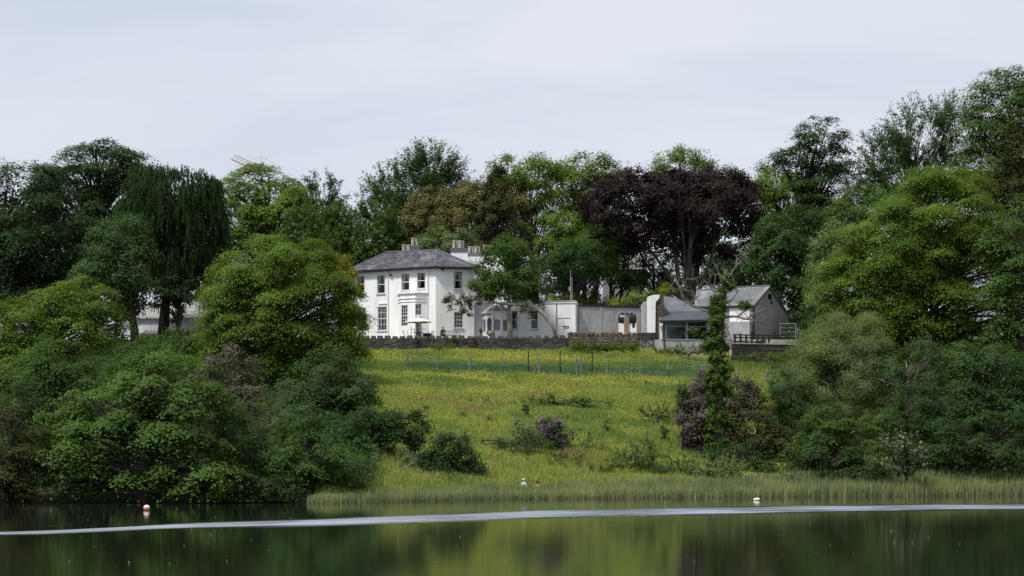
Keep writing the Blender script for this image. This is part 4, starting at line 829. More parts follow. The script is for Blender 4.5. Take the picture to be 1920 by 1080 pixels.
def beech(m, b, rng):     # several grey stems fused at the foot
    f = lambda px, r, D: at(px, r, D)
    for i, (x0, r0, pts) in enumerate([(1287, .46, [(1290, 520), (1296, 450), (1300, 380)]), (1280, .34, [(1272, 520), (1262, 450), (1235, 380)]), (1296, .36, [(1306, 520), (1312, 450), (1330, 370)]), (1300, .26, [(1318, 530), (1340, 460), (1375, 390)]), (1278, .28, [(1262, 530), (1225, 475), (1170, 440)]), (1276, .24, [(1255, 545), (1215, 500), (1190, 455), (1165, 410)]), (1290, .28, [(1285, 500), (1280, 430), (1280, 360)])]):
        p = [f(x0, 590, 240), f(x0, 560, 240)]+[f(x, y, 240+(i % 3-1)*.8*(k+1)) for k, (x, y) in enumerate(pts)]
        p[0][2] = b[2]; m.tube(p, [r0*1.25, r0]+[r0*(.8-.2*k) for k in range(len(pts))], 9)
        for k in range(4):
            s = np.array(p[-2]); q = np.array(p[-1])+rng.normal(size=3)*np.array([3, 2, 1.2]); m.tube([s, (s+q)/2+(0, 0, .4), q], [r0*.4, r0*.25, .04], 5, cap=False)
tree('copper_beech_tree', 'great spreading copper beech with purple-black leaves and grey stems', 'tree', 240, (1290, 590), [(1180, 400, 82, 66), (1260, 385, 95, 62), (1345, 395, 80, 66), (1300, 350, 80, 34), (1190, 350, 70, 30), (1390, 400, 36, 62), (1240, 455, 80, 36), (1340, 465, 72, 38), (1125, 390, 34, 42), (1385, 345, 30, 26)], 'copper', ls=.33, asp=.66, cr=.9, cover=5.0, tr=.6, bark='bark', group=BK, extra=beech, depth=.9, limbs=False)
tree('maroon_tree', 'brownish smaller tree in the shade under the copper beech', 'tree', 246, (1230, 590), [(1225, 500, 34, 30), (1250, 535, 26, 20), (1205, 530, 22, 22)], 'brownolive', ls=.28, cover=2.2, cr=.8, tr=.28, bark='dbark', group=BK, twig=1)
tree(BT, 'yellow-green tree just right of the copper beech', 'tree', 264, (1450, 600), [(1450, 350, 44, 40), (1490, 380, 60, 52), (1430, 395, 34, 44), (1470, 440, 60, 40)], 'brightgreen', ls=.34, cr=1.0, tr=.45, group=BK)
tree(BT, 'tall dark tree with open crown and sky gaps right of the beech', 'tree', 252, (1520, 600), [(1535, 255, 46, 34), (1485, 293, 36, 20), (1515, 310, 60, 36), (1565, 300, 34, 30), (1530, 360, 56, 44), (1520, 430, 60, 50)], 'deepgreen', style='layer', ls=.32, cover=4.4, cr=1.0, tr=.4, bark='dbark', group=BK)
tree(BT, 'dark heavy tree overhanging the barn gable', 'tree', 230, (1530, 640), [(1490, 440, 64, 55), (1530, 510, 66, 60), (1480, 520, 56, 55), (1550, 580, 50, 50), (1440, 480, 36, 44), (1492, 585, 24, 36)], 'deepgreen', style='layer', ls=.32, cover=5, cr=1.0, tr=.55, bark='dbark', group=BK)
tree(BT, 'dim green tree between the beech trunks and the barn roof', 'tree', 256, (1375, 600), [(1375, 500, 56, 40), (1420, 520, 40, 40), (1340, 510, 34, 30)], 'deepgreen', ls=.32, cover=4.6, cr=.9, tr=.35, bark='dbark', group=BK)
tree('ash_tree', 'airy fine twigged ash against the sky on the right', 'tree', 248, (1730, 620), [(1725, 250, 62, 52), (1665, 295, 50, 44), (1790, 255, 45, 60), (1700, 330, 80, 50), (1625, 345, 46, 34), (1780, 340, 60, 50)], 'bluegreen', style='spray', ls=.36, asp=.36, cover=3.0, cr=1.3, tr=.32, bark='bark', group=BK, twig=1)
tree(BT, 'mid green tree beneath the airy ash', 'tree', 240, (1620, 620), [(1610, 400, 58, 50), (1660, 390, 52, 46), (1580, 430, 44, 44), (1640, 440, 60, 40)], 'midgreen', ls=.32, cover=3.6, cr=.95, tr=.42, group=BK)
# ---- right side
tree('beech_tree', 'towering layered tree at the top right corner', 'tree', 214, (1890, 700), [(1885, 165, 60, 36), (1925, 215, 80, 60), (1862, 240, 52, 60), (1940, 320, 80, 80), (1850, 320, 55, 60), (1900, 400, 90, 70)], 'midgreen', style='layer', ls=.36, cr=1.2, cover=7.0, tr=.45, group=RS)
tree('oak_tree', 'bronze tinted tree at the right edge below the towering one', 'tree', 204, (1930, 720), [(1925, 270, 48, 70), (1900, 330, 34, 40)], 'brownolive', style='layer', ls=.30, cr=1.0, tr=.4, group=RS)
tree('beech_tree', 'giant rounded sunlit green tree on the right shore', 'tree', 186, (1730, 860), [(1760, 400, 105, 82), (1680, 480, 105, 90), (1800, 500, 115, 100), (1620, 540, 82, 90), (1720, 590, 140, 95), (1600, 620, 60, 70), (1850, 600, 90, 100), (1780, 345, 62, 32), (1790, 690, 110, 60), (1845, 470, 70, 70, 4)], 'brightgreen', style='layer', ls=.22, cr=1.05, lpc=90, cover=6.4, tr=.7, group=RS)
tree('beech_tree', 'deep green tree cut by the right edge beside the giant one', 'tree', 180, (1925, 800), [(1915, 440, 62, 78), (1925, 560, 70, 90), (1900, 680, 80, 80)], 'midgreen', style='layer', ls=.27, cr=1.0, tr=.5, group=RS)
tree(BT, 'pale silvery green tree peeping out left of the giant one', 'tree', 212, (1570, 680), [(1570, 460, 40, 44), (1550, 510, 38, 44), (1545, 560, 30, 34)], 'palegreen', ls=.28, cr=.8, tr=.35, group=RS)
tree('willow_tree', 'soft grey-green willow in front of the giant tree', 'tree', 164, (1580, 880), [(1600, 640, 56, 58), (1530, 670, 44, 56), (1640, 690, 44, 62), (1565, 720, 80, 70), (1500, 720, 24, 40), (1600, 770, 70, 50)], 'willow', style='ball', ls=.17, asp=.42, cr=.75, lpc=110, cover=5.2, tr=.35, group=RS, low=-.6)
shrub('elder_bush', 'bluish bush at the left foot of the willow', 158, [(1480, 745, 42, 50), (1450, 780, 40, 46), (1510, 800, 44, 46)], 'bluegreen', group='shrubs on the right bank')
shrub('shrub', 'olive tinted bush between ivy trunk and willow', 154, [(1420, 815, 46, 42), (1455, 840, 44, 40), (1400, 850, 34, 34)], 'brownolive', group='shrubs on the right bank')
shrub('shrub', 'fresh green shrub below the willow', 152, [(1545, 800, 50, 50), (1590, 830, 60, 46), (1520, 850, 44, 40), (1650, 810, 40, 50)], 'midgreen', group='shrubs on the right bank', style='layer')
shrub('shrub', 'dark weedy bush by the reeds under the willow', 149, [(1560, 870, 54, 34), (1500, 875, 40, 28), (1620, 872, 46, 32)], 'deepgreen', group='shrubs on the right bank')
tree('thorn_tree', 'thorn tree with pale crooked bare limbs right of the willow', 'tree', 160, (1712, 880), [(1700, 690, 42, 36), (1730, 660, 34, 28), (1672, 720, 30, 30), (1745, 700, 30, 28)], 'bluegreen', ls=.24, cover=2.6, cr=.6, tr=.11, bark='pbark', group=RS, twig=1)
shrub('shrub', 'dull green bush standing below the thorn tree', 156, [(1720, 760, 44, 44), (1700, 800, 50, 44), (1745, 800, 40, 50)], 'deepgreen', group='shrubs on the right bank')
shrub('hawthorn_bush', 'small bush covered in whitish blossom near the reeds', 147.5, [(1700, 842, 28, 22), (1680, 836, 18, 16), (1712, 858, 18, 16), (1695, 872, 30, 20)], 'bluegreen', style='spray', asp=.5, cover=2.6, group='shrubs on the right bank', flowers=('blossom', 330, .10))
tree(BT, 'blue-green tree under the giant one at far right', 'tree', 164, (1840, 880), [(1800, 690, 62, 50), (1860, 700, 66, 60), (1830, 770, 80, 60), (1910, 760, 60, 70)], 'bluegreen', style='layer', ls=.25, cr=.85, tr=.35, bark='dbark', group=RS)
shrub('shrub', 'shadowy thicket by the reeds at the right edge', 152.5, [(1790, 830, 60, 56), (1860, 830, 66, 60), (1920, 835, 54, 60), (1750, 860, 44, 36)], 'deepgreen', group='shrubs on the right bank', style='layer')
shrub('shrub', 'low yellowish willow scrub in front of the ivy trunk', 147.5, [(1345, 884, 40, 22), (1372, 888, 24, 18), (1318, 890, 24, 14)], 'willow', style='spray', asp=.4)
shrub('rhododendron_bush', 'tall mauve flowering rhododendron left of the ivy trunk', 156, [(1305, 790, 30, 52), (1290, 835, 28, 32), (1320, 740, 26, 40), (1310, 850, 30, 24)], 'scrub', cat='rhododendron', flowers=('mauve', 1500, .12), group='flowering rhododendrons')
shrub('shrub', 'small dark cypress-like bush at the meadow edge left of the mauve one', 155, [(1280, 765, 13, 30), (1282, 740, 9, 20)], 'bluegreen')
shrub('rhododendron_bush', 'dull pinkish brown rhododendron right of the ivy trunk', 160, [(1385, 740, 34, 36), (1370, 790, 26, 40), (1405, 760, 22, 30), (1360, 830, 22, 40)], 'scrub', cat='rhododendron', flowers=('mauve', 420, .10), group='flowering rhododendrons')
shrub('scrub_bush', 'bare grey twiggy bush on the left of the ivy trunk top', 166, [(1322, 715, 20, 22)], 'scrub', cover=2.0, twig=3)
shrub('shrub', 'green shrub crowding the foot of the ivy trunk', 151, [(1390, 868, 34, 32), (1340, 862, 22, 22), (1420, 880, 30, 22)], 'deepgreen')
# ---- left side
tree('beech_tree', 'large round sunlit tree on the left in front of the house', 'tree', 176, (525, 780), [(518, 508, 98, 72), (450, 560, 62, 80), (588, 550, 74, 80), (520, 600, 125, 95), (638, 610, 42, 75), (480, 660, 85, 60), (590, 660, 78, 56), (418, 610, 38, 55)], 'brightgreen', style='layer', ls=.22, cr=1.0, lpc=80, cover=6.4, tr=.6, group=LS)
tree('conifer', 'golden tipped cypress tucked between round tree and house', 'tree', 194, (655, 690), [(645, 540, 26, 50), (658, 590, 28, 46), (638, 500, 18, 24), (665, 620, 22, 24)], 'golden', ls=.22, cr=.5, tr=.25, bark='dbark', group=LS)
tree(BT, 'yellow-green tree at the left edge below the dark ones', 'tree', 172, (110, 800), [(145, 560, 52, 42), (85, 590, 70, 50), (30, 610, 60, 50), (150, 620, 65, 50), (60, 680, 90, 55), (205, 610, 34, 40)], 'brightgreen', style='layer', ls=.23, cr=.95, lpc=70, cover=6, tr=.45, group=LS)
tree(BT, 'smaller green tree below the yellow-green one at left', 'tree', 158, (110, 850), [(105, 685, 70, 52), (140, 730, 58, 50), (60, 730, 50, 50)], 'midgreen', style='layer', ls=.25, cr=.85, tr=.32, group=LS)
shrub('small_tree', 'green bushy tree between the sycamore and the round tree', 164, [(265, 680, 50, 40), (310, 690, 50, 44), (230, 720, 44, 40)], 'midgreen', cat='tree', group=LS, ls=.25, tr=.2)
tree('sycamore_tree', 'spreading sycamore with tiered leaves overhanging the water', 'tree', 127.5, (270, 930), [(300, 715, 92, 58), (220, 770, 92, 62), (350, 780, 85, 75), (160, 830, 88, 60), (270, 850, 120, 80), (120, 895, 62, 40), (220, 910, 100, 34), (370, 880, 70, 62), (130, 770, 40, 30)], 'freshgreen', style='layer', ls=.23, asp=.8, cr=.8, cover=5.5, lpc=110, tr=.4, group=LS)
shrub('scrub_bush', 'greyish half bare scrub beside the round tree foot', 150, [(430, 690, 50, 42), (400, 740, 50, 50), (450, 750, 44, 50)], 'scrub', cover=3.4, twig=2, group='shrubs on the left bank', cat='scrub')
shrub('small_tree', 'dusky green tree under the grey scrub by the sycamore', 132, [(430, 820, 62, 58), (470, 870, 52, 52), (420, 900, 50, 36)], 'deepgreen', cat='tree', group=LS, ls=.24, tr=.2)
tree(BT, 'dense blue-green tree at the right foot of the round tree', 'tree', 156, (630, 860), [(625, 700, 62, 52), (665, 740, 42, 50), (590, 750, 58, 52), (640, 790, 60, 40)], 'bluegreen', style='layer', ls=.25, cr=.8, tr=.35, bark='dbark', group=LS)
shrub('small_tree', 'leafy green tree above the reeds left end', 131.5, [(585, 850, 62, 46), (540, 880, 52, 44), (620, 880, 46, 40), (560, 800, 44, 40)], 'midgreen', cat='tree', group=LS, style='layer', ls=.24, tr=.2)
shrub('small_tree', 'dark spreading bush tree leaning over the dead branches', 143, [(700, 810, 54, 46), (750, 800, 44, 34), (670, 850, 46, 46), (780, 800, 26, 30)], 'deepgreen', cat='tree', group=LS, ls=.24, tr=.2)
shrub('shrub', 'dark round evergreen bush at the meadow foot', 142, [(848, 862, 50, 50), (820, 880, 38, 36), (880, 885, 28, 28)], 'darkgreen', cover=5.5, group='shrubs on the left bank')
shrub('rhododendron_bush', 'small lilac flowered rhododendron in the dark left thicket', 145, [(778, 826, 18, 18)], 'deepgreen', cat='rhododendron', flowers=('purple', 60, .11), group='flowering rhododendrons')
shrub('shrub', 'brownish olive bush at the left edge over the water', 127, [(20, 830, 60, 60), (-10, 900, 60, 50), (50, 890, 44, 50)], 'brownolive', group='shrubs on the left bank', style='layer')
shrub('shrub', 'dark waterside bush left of the reed bed', 127.5, [(480, 915, 60, 34), (540, 920, 44, 26), (430, 925, 44, 24)], 'darkgreen', group='shrubs on the left bank', style='layer')
shrub('shrub', 'low bush above the water behind the sycamore foot', 131, [(30, 770, 54, 50), (70, 820, 44, 50)], 'deepgreen', group='shrubs on the left bank')
shrub('shrub', 'olive weeds around the dead branches near the reeds', 141.5, [(720, 886, 56, 28), (770, 882, 40, 26), (660, 895, 50, 24)], 'willow', group='shrubs on the left bank', style='spray', asp=.35)
shrub('shrub', 'leafy bush by the wall below the left white barn', 200, [(350, 640, 60, 24), (395, 620, 26, 30), (410, 650, 50, 26), (290, 650, 40, 18)], 'midgreen', group='shrubs on the left bank')
shrub('hedge', 'clipped yellow-green hedge in front of the tin shed', 217, [(300, 634, 36, 8), (345, 630, 36, 9), (385, 626, 20, 8)], 'limegreen', cat='hedge', ls=.18, cr=.3)
# ---- bushes in the meadow
shrub('shrub', 'loose pale green bramble patch left of the purple flowers', 153, [(975, 825, 50, 22), (940, 840, 40, 16), (1000, 805, 34, 26), (1050, 815, 40, 24)], 'palegreen', cover=2.6)
shrub('rhododendron_bush', 'purple flowering rhododendron in the middle of the meadow', 152, [(1043, 815, 23, 22), (1030, 800, 14, 14)], 'deepgreen', cat='rhododendron', flowers=('purple', 170, .14), group='flowering rhododendrons')
shrub('shrub', 'low dark bramble mound under the purple rhododendron', 150, [(1020, 862, 44, 14), (1070, 866, 34, 14), (960, 858, 40, 12)], 'deepgreen')
shrub('shrub', 'rusty tinted weeds below the bramble mound', 148, [(1010, 878, 40, 10), (1060, 882, 28, 8)], 'brownolive', style='spray', asp=.35, cover=2.4)
shrub('willow_bush', 'grey-green young willow bush near the reeds right of centre', 149, [(1180, 870, 46, 30), (1205, 850, 26, 26), (1155, 885, 34, 18)], 'willow', style='spray', asp=.4, cover=3.6)
shrub('shrub', 'small dark bush at the right foot of the young willow', 147, [(1238, 890, 24, 13), (1220, 896, 18, 10)], 'deepgreen')
for i, (x, y, rx, ry, lab) in enumerate([(985, 768, 5, 10, 'tiny dark sapling high in the meadow'), (920, 790, 5, 12, 'slim sapling on the left of the meadow'), (868, 780, 5, 10, 'thin sapling near the left meadow edge'), (1135, 802, 5, 13, 'lone sapling right of the purple rhododendron'), (1245, 812, 6, 14, 'sapling left of the mauve rhododendron'), (1248, 860, 9, 8, 'small tussock bush above the dark willow foot'), (800, 785, 8, 22, 'upright dark sapling beside the left thicket')]):
    shrub('sapling', lab, 165-(y-770)*.14, [(x, y, rx, ry)], 'deepgreen' if i % 2 else 'midgreen', cat='sapling', group='saplings in the meadow', ls=.18, cr=.25, cover=3, lpc=20)
for x, y, D_, rx, lab in [(1140, 648, 210, 60, 'green weeds at the foot of the rusty yard wall'), (1290, 655, 209, 60, 'nettles below the outbuilding windows'), (1085, 645, 211, 14, 'dark dock clump by the terrace wall end'), (830, 649, 211, 20, 'weedy tuft at the terrace wall foot left'), (1430, 668, 206, 60, 'lush weeds below the low barn wall')]:
    shrub('weed_clump', lab, D_, [(x, y+3, rx, 6), (x-rx*.6, y+5, rx*.5, 5), (x+rx*.5, y+4, rx*.5, 6)], 'brightgreen', cat='weeds', group='weeds along the wall foot', ls=.2, cr=.35, style='spray', asp=.3, cover=3.2, tr=.03)
for x, y, D_, lob, fo, lab in [(970, 850, 151, [(0, 0, 46, 20), (-40, 6, 30, 14), (30, -14, 30, 20)], 'midgreen', 'soft green weed thicket above the two people'), (1100, 842, 153, [(0, 0, 30, 24), (22, 12, 26, 16), (-24, 10, 24, 14)], 'palegreen', 'leafy pale clump right of the purple rhododendron'), (900, 760, 170, [(0, 0, 40, 9), (40, 4, 34, 8)], 'midgreen', 'dark green nettle patch high on the left slope'), (1040, 752, 171, [(0, 0, 60, 9), (70, 4, 44, 8), (-30, 5, 30, 7)], 'midgreen', 'long dark nettle band across the upper slope'), (1230, 772, 165, [(0, 0, 40, 11), (28, 6, 26, 9)], 'midgreen', 'green rushes near the mauve rhododendron'), (930, 890, 146, [(0, 0, 34, 14), (-26, 4, 20, 10)], 'willow', 'tall weeds between the round evergreen and the reeds'), (1110, 884, 146.5, [(0, 0, 34, 12), (28, 4, 22, 9)], 'brightgreen', 'bright weeds by the reeds left of the young willow'), (1275, 872, 148, [(0, 0, 24, 16), (20, 8, 18, 10)], 'midgreen', 'weedy clump under the mauve rhododendron near the reeds'), (800, 742, 174, [(0, 0, 36, 10), (-30, 5, 26, 9)], 'midgreen', 'green weeds at the upper left corner of the meadow')]:
    shrub('weed_clump', lab, D_, [(x+a_, y+b_, rx, ry) for a_, b_, rx, ry in lob], fo, cat='weeds', group='weed clumps on the slope', ls=.2, cr=.4, style='spray', asp=.32, cover=2.0, tr=.03)
# ---- the small trees by the house
def houseTrunk(m, b, rng):
    D = 215.5; m.tube([b, at(957, 612, D), at(953.5, 590, D), at(955, 565, D), at(948, 520, D), at(945, 480, D)], [.30, .24, .22, .19, .12, .05], 9)
    for p in ([(954, 585), (940, 572), (915, 560)], [(953, 578), (968, 566), (990, 545)], [(952, 565), (935, 545), (910, 520)], [(950, 545), (975, 520), (990, 490)]):
        m.tube([at(x, y, D) for x, y in p], [.13, .09, .04], 6, cap=False)
tree('house_tree', 'rounded green tree with pale trunk in front of the house', 'tree', 215.5, (956, 630), [(950, 505, 56, 52), (912, 535, 28, 32), (986, 530, 28, 34), (950, 548, 50, 20), (955, 470, 34, 24)], 'midgreen', ls=.29, cr=.7, cover=7, bark='pbark', extra=houseTrunk, limbs=False, group='small trees on the terrace')
def leanTrunk(m, b, rng):
    D = 214.8; m.tube([b, at(1036, 610, D), at(1024, 595, D), at(1010, 581, D), at(990, 573, D), at(965, 571, D), at(940, 570, D), at(905, 563, D), at(880, 560, D)], [.20, .19, .18, .17, .15, .12, .10, .07, .04], 8)
    m.tube([at(1010, 581, D), at(1022, 560, D), at(1030, 545, D)], [.1, .06, .03], 6, cap=False)
    m.tube([at(905, 563, D), at(885, 555, D-.3), at(862, 565, D-.3)], [.06, .045, .02], 6, cap=False)
tree('leaning_tree', 'leaning pale trunk tree with drooping sparse brownish foliage', 'tree', 214.8, (1045, 632), [(856, 562, 22, 11), (842, 566, 10, 11), (876, 582, 10, 16), (890, 566, 14, 12), (845, 580, 5, 7), (866, 577, 5, 9), (1018, 548, 20, 15), (1010, 566, 10, 16), (985, 580, 9, 10), (1030, 540, 12, 10), (994, 590, 4, 9), (1016, 580, 5, 10)], 'brownolive', style='spray', ls=.15, asp=.5, cr=.24, cover=3.4, lpc=16, bark='pbark', extra=leanTrunk, limbs=False, group='small trees on the terrace')
# ---- ivy clad dead tree
def ivytree():
    rng = np.random.default_rng(77); D = 154.0; bx = at(1345, 0, D)[0]; b = np.array([bx, D, float(gz(bx, D))-.2])
    t = thing('dead_tree', 'dead tree wrapped in ivy with bare bleached limbs', 'tree', b); f = lambda x, y, d=0: at(x, y, D+d)
    ax = [f(1345, 868), f(1345, 800), f(1347, 740), f(1347, 680), f(1350, 620), f(1355, 565), f(1358, 530), f(1360, 505)]
    m = MB(); m.tube(ax, [.42, .38, .36, .32, .28, .22, .16, .09], 9); m.build('trunk', M['bark'], t, smooth=True)
    L = [[(1357, 540), (1350, 518), (1343, 498), (1335, 488)], [(1359, 530), (1370, 515), (1380, 498), (1382, 484), (1376, 476)], [(1380, 500), (1390, 488), (1396, 474)],
         [(1350, 590), (1320, 582), (1295, 572), (1280, 558), (1272, 535), (1262, 505)], [(1283, 560), (1276, 540), (1290, 520)], [(1295, 572), (1300, 562), (1318, 552)],
         [(1352, 595), (1380, 593), (1402, 599), (1425, 602)], [(1385, 592), (1400, 580), (1395, 568), (1410, 560)], [(1402, 597), (1412, 588)],
         [(1348, 630), (1318, 643), (1300, 655), (1285, 668), (1268, 673)], [(1300, 655), (1282, 660), (1265, 650)], [(1298, 657), (1310, 660), (1325, 655)],
         [(1345, 690), (1320, 686), (1295, 688), (1275, 685)], [(1349, 610), (1330, 590), (1336, 562)], [(1355, 570), (1375, 560), (1385, 545)], [(1357, 545), (1340, 540), (1325, 528)], [(1352, 600), (1365, 620), (1372, 640)]]
    for k, pts in enumerate(L):
        r = .105 if k in (3, 6) else .06; n = len(pts); z = rng.uniform(-1.5, .2)
        p = [f(x, y, z*i/n) for i, (x, y) in enumerate(pts)]; m = MB(); m.tube(p, [r*(1-.75*i/(n-1)) for i in range(n)], 6)
        for q in range(11 if r > .1 else 8):
            i = rng.integers(0, n-1); u = rng.random(); s = p[i]+(p[i+1]-p[i])*u; e = s+rng.normal(size=3)*np.array([.45, .3, .4])+np.array([0, 0, .12]); m.tube([s, (s+e)/2+rng.normal(size=3)*.08, e], [.028, .018, .007], 4, cap=False)
            e2 = e+rng.normal(size=3)*.3; m.tube([(s+e)/2, e2], [.014, .006], 4, cap=False)
        m.build('limb', M['dead'], t)
    lob = [(1345, 830, 24, 40), (1347, 770, 25, 45), (1345, 710, 26, 42), (1348, 655, 24, 38), (1350, 605, 17, 32), (1354, 560, 10, 26), (1318, 630, 20, 14), (1300, 622, 10, 9), (1332, 640, 18, 16), (1340, 580, 10, 12), (1337, 575, 5, 14), (1360, 525, 6, 12), (1395, 570, 10, 8), (1372, 535, 6, 9), (1330, 860, 24, 18), (1360, 850, 22, 22), (1345, 690, 20, 30), (1346, 740, 22, 30)]
    lob = [(1346+5*math.sin(y*.13)+rng.uniform(-4, 4), y, np.interp(y, [560, 620, 700, 870], [10, 17, 22, 24])*rng.uniform(.8, 1.15), 17) for y in range(562, 872, 14)]+[q for q in lob if q[2] < 19 and not 1343 <= q[0] <= 1351]
    LB = [(f(x, y), np.array([rx, min(rx, ry), ry])*D/FP) for x, y, rx, ry in lob]
    P, Nn, T, _ = crown_points(LB, .17, 7.0, FP/D, 'ball', .30, .8, rng, 30, -1); P[:, 2] = np.maximum(P[:, 2], gz(P[:, 0], P[:, 1])+.05)
    n = len(P); l = .19*rng.uniform(.6, 1.3, n); o = link('ivy', leaf_mesh('ivy', P-b, Nn, None, l, l*.8, rng), M['ivygreen'], t); o['kind'] = 'stuff'
ivytree()
# dead branches lying by the left thicket
def deadwood():
    rng = np.random.default_rng(5)
    for lab, D, pts in (('bleached broken branch sticking out of the left thicket', 143, [(735, 868), (760, 858), (772, 857)]), ('crooked dead branch above the reeds by the round bush', 142, [(748, 858), (756, 870), (764, 880), (758, 890)]), ('long thin dead bough trailing over the bank weeds', 141, [(690, 900), (720, 890), (750, 880), (775, 868)])):
        p = [at(x, y, D-.3*i) for i, (x, y) in enumerate(pts)]; t = thing('dead_branch', lab, 'dead branch', p[0], 'dead branches on the bank'); m = MB(); m.tube(p, [.11, .09, .07, .03][:len(p)] if D != 141 else [.02, .05, .06, .05], 6)
        for k in range(10):
            i = rng.integers(0, len(p)-1); s = p[i]+(p[i+1]-p[i])*rng.random(); e = s+rng.normal(size=3)*np.array([.7, .3, .5]); m.tube([s, (s+e)/2+rng.normal(size=3)*.1, e], [.035, .025, .01], 4, cap=False)
        m.build('branch_wood', M['dead'], t)
deadwood()
# undergrowth filling the banks below the trees
def undergrowth():
    rng = np.random.default_rng(9); P = []
    for x0, x1, y0, y1, n in ((-70, -14, 124, 212, 17000), (-16, -9, 130, 152, 4200), (-15, -11, 150, 170, 1200), (17, 70, 147, 212, 12000), (-90, 90, 232, 300, 7000)):
        x = rng.uniform(x0, x1, n); y = rng.uniform(y0, y1, n); P.append(np.stack([x, y], 1))
    P = np.concatenate(P); y = P[:, 1]; x = P[:, 0]; k = (y > shore(x)+1.0) & (np.abs(x) < .27*y+3); k &= ~((x > 17) & (x < .122*y) & (y > 165) & (y < 212)); x, y = x[k], y[k]
    z = gz(x, y)+rng.random(len(x))**1.5*(1.0+.6*wob(x, y, .5))*np.where(y > 231, 2.4, 1.3); r = np.repeat(np.arange(len(x)), 3)
    C = np.stack([x, y, z], 1)[r]+rng.normal(size=(len(r), 3))*np.array([.3, .3, .15]); n = len(r); l = .34*rng.uniform(.6, 1.3, n)
    setp(link('undergrowth', leaf_mesh('undergrowth', C, rng.normal(size=(n, 3))*.5+np.array([0, -.2, .7]), None, l, l*.7, rng), M['deepgreen']), 'dark leafy undergrowth covering the wooded banks', 'undergrowth', kind='stuff')
undergrowth()
def background_wood():
    rng = np.random.default_rng(19); LB = []
    for px in range(-330, 2300, 50):
        D = rng.uniform(292, 312) if px > 380 else rng.uniform(252, 262); top = np.interp(px, [-330, 250, 380, 480, 700, 900, 1100, 1300, 1500, 1700, 1950], [385, 400, 450, 385, 372, 355, 355, 362, 372, 350, 310])+rng.uniform(-12, 22)
        for r in (top+40, top+90, top+140, top+185): LB.append((at(px+rng.uniform(-20, 20), min(r, 580), D+rng.uniform(-2, 4)), np.array([2.9, 2.4, 3.3])*rng.uniform(.9, 1.3)))
    P, Nn, T, _ = crown_points(LB, .5, 1.5, FP/300, 'ball', 1.1, .65, rng, 40); n = len(P); l = .5*rng.uniform(.6, 1.3, n); LEAFSUM[0] += n
    m = MB()
    for c, R in LB[3::4]: m.tube([(c[0], c[1], 14.5), (c[0]+.4, c[1], c[2])], [.3, .16], 6)
    m.build('background_trunks', M['dbark'])['kind'] = 'stuff'; setp(bpy.data.objects['background_trunks'], 'dark stems of the wood far behind the house', 'wood')
    setp(link('background_wood', leaf_mesh('background_wood', P, Nn, T, l, l*.65, rng), M['deepgreen']), 'mass of green woodland filling the gaps behind the tree line', 'wood', kind='stuff')
background_wood()
print('LEAVES', LEAFSUM[0])
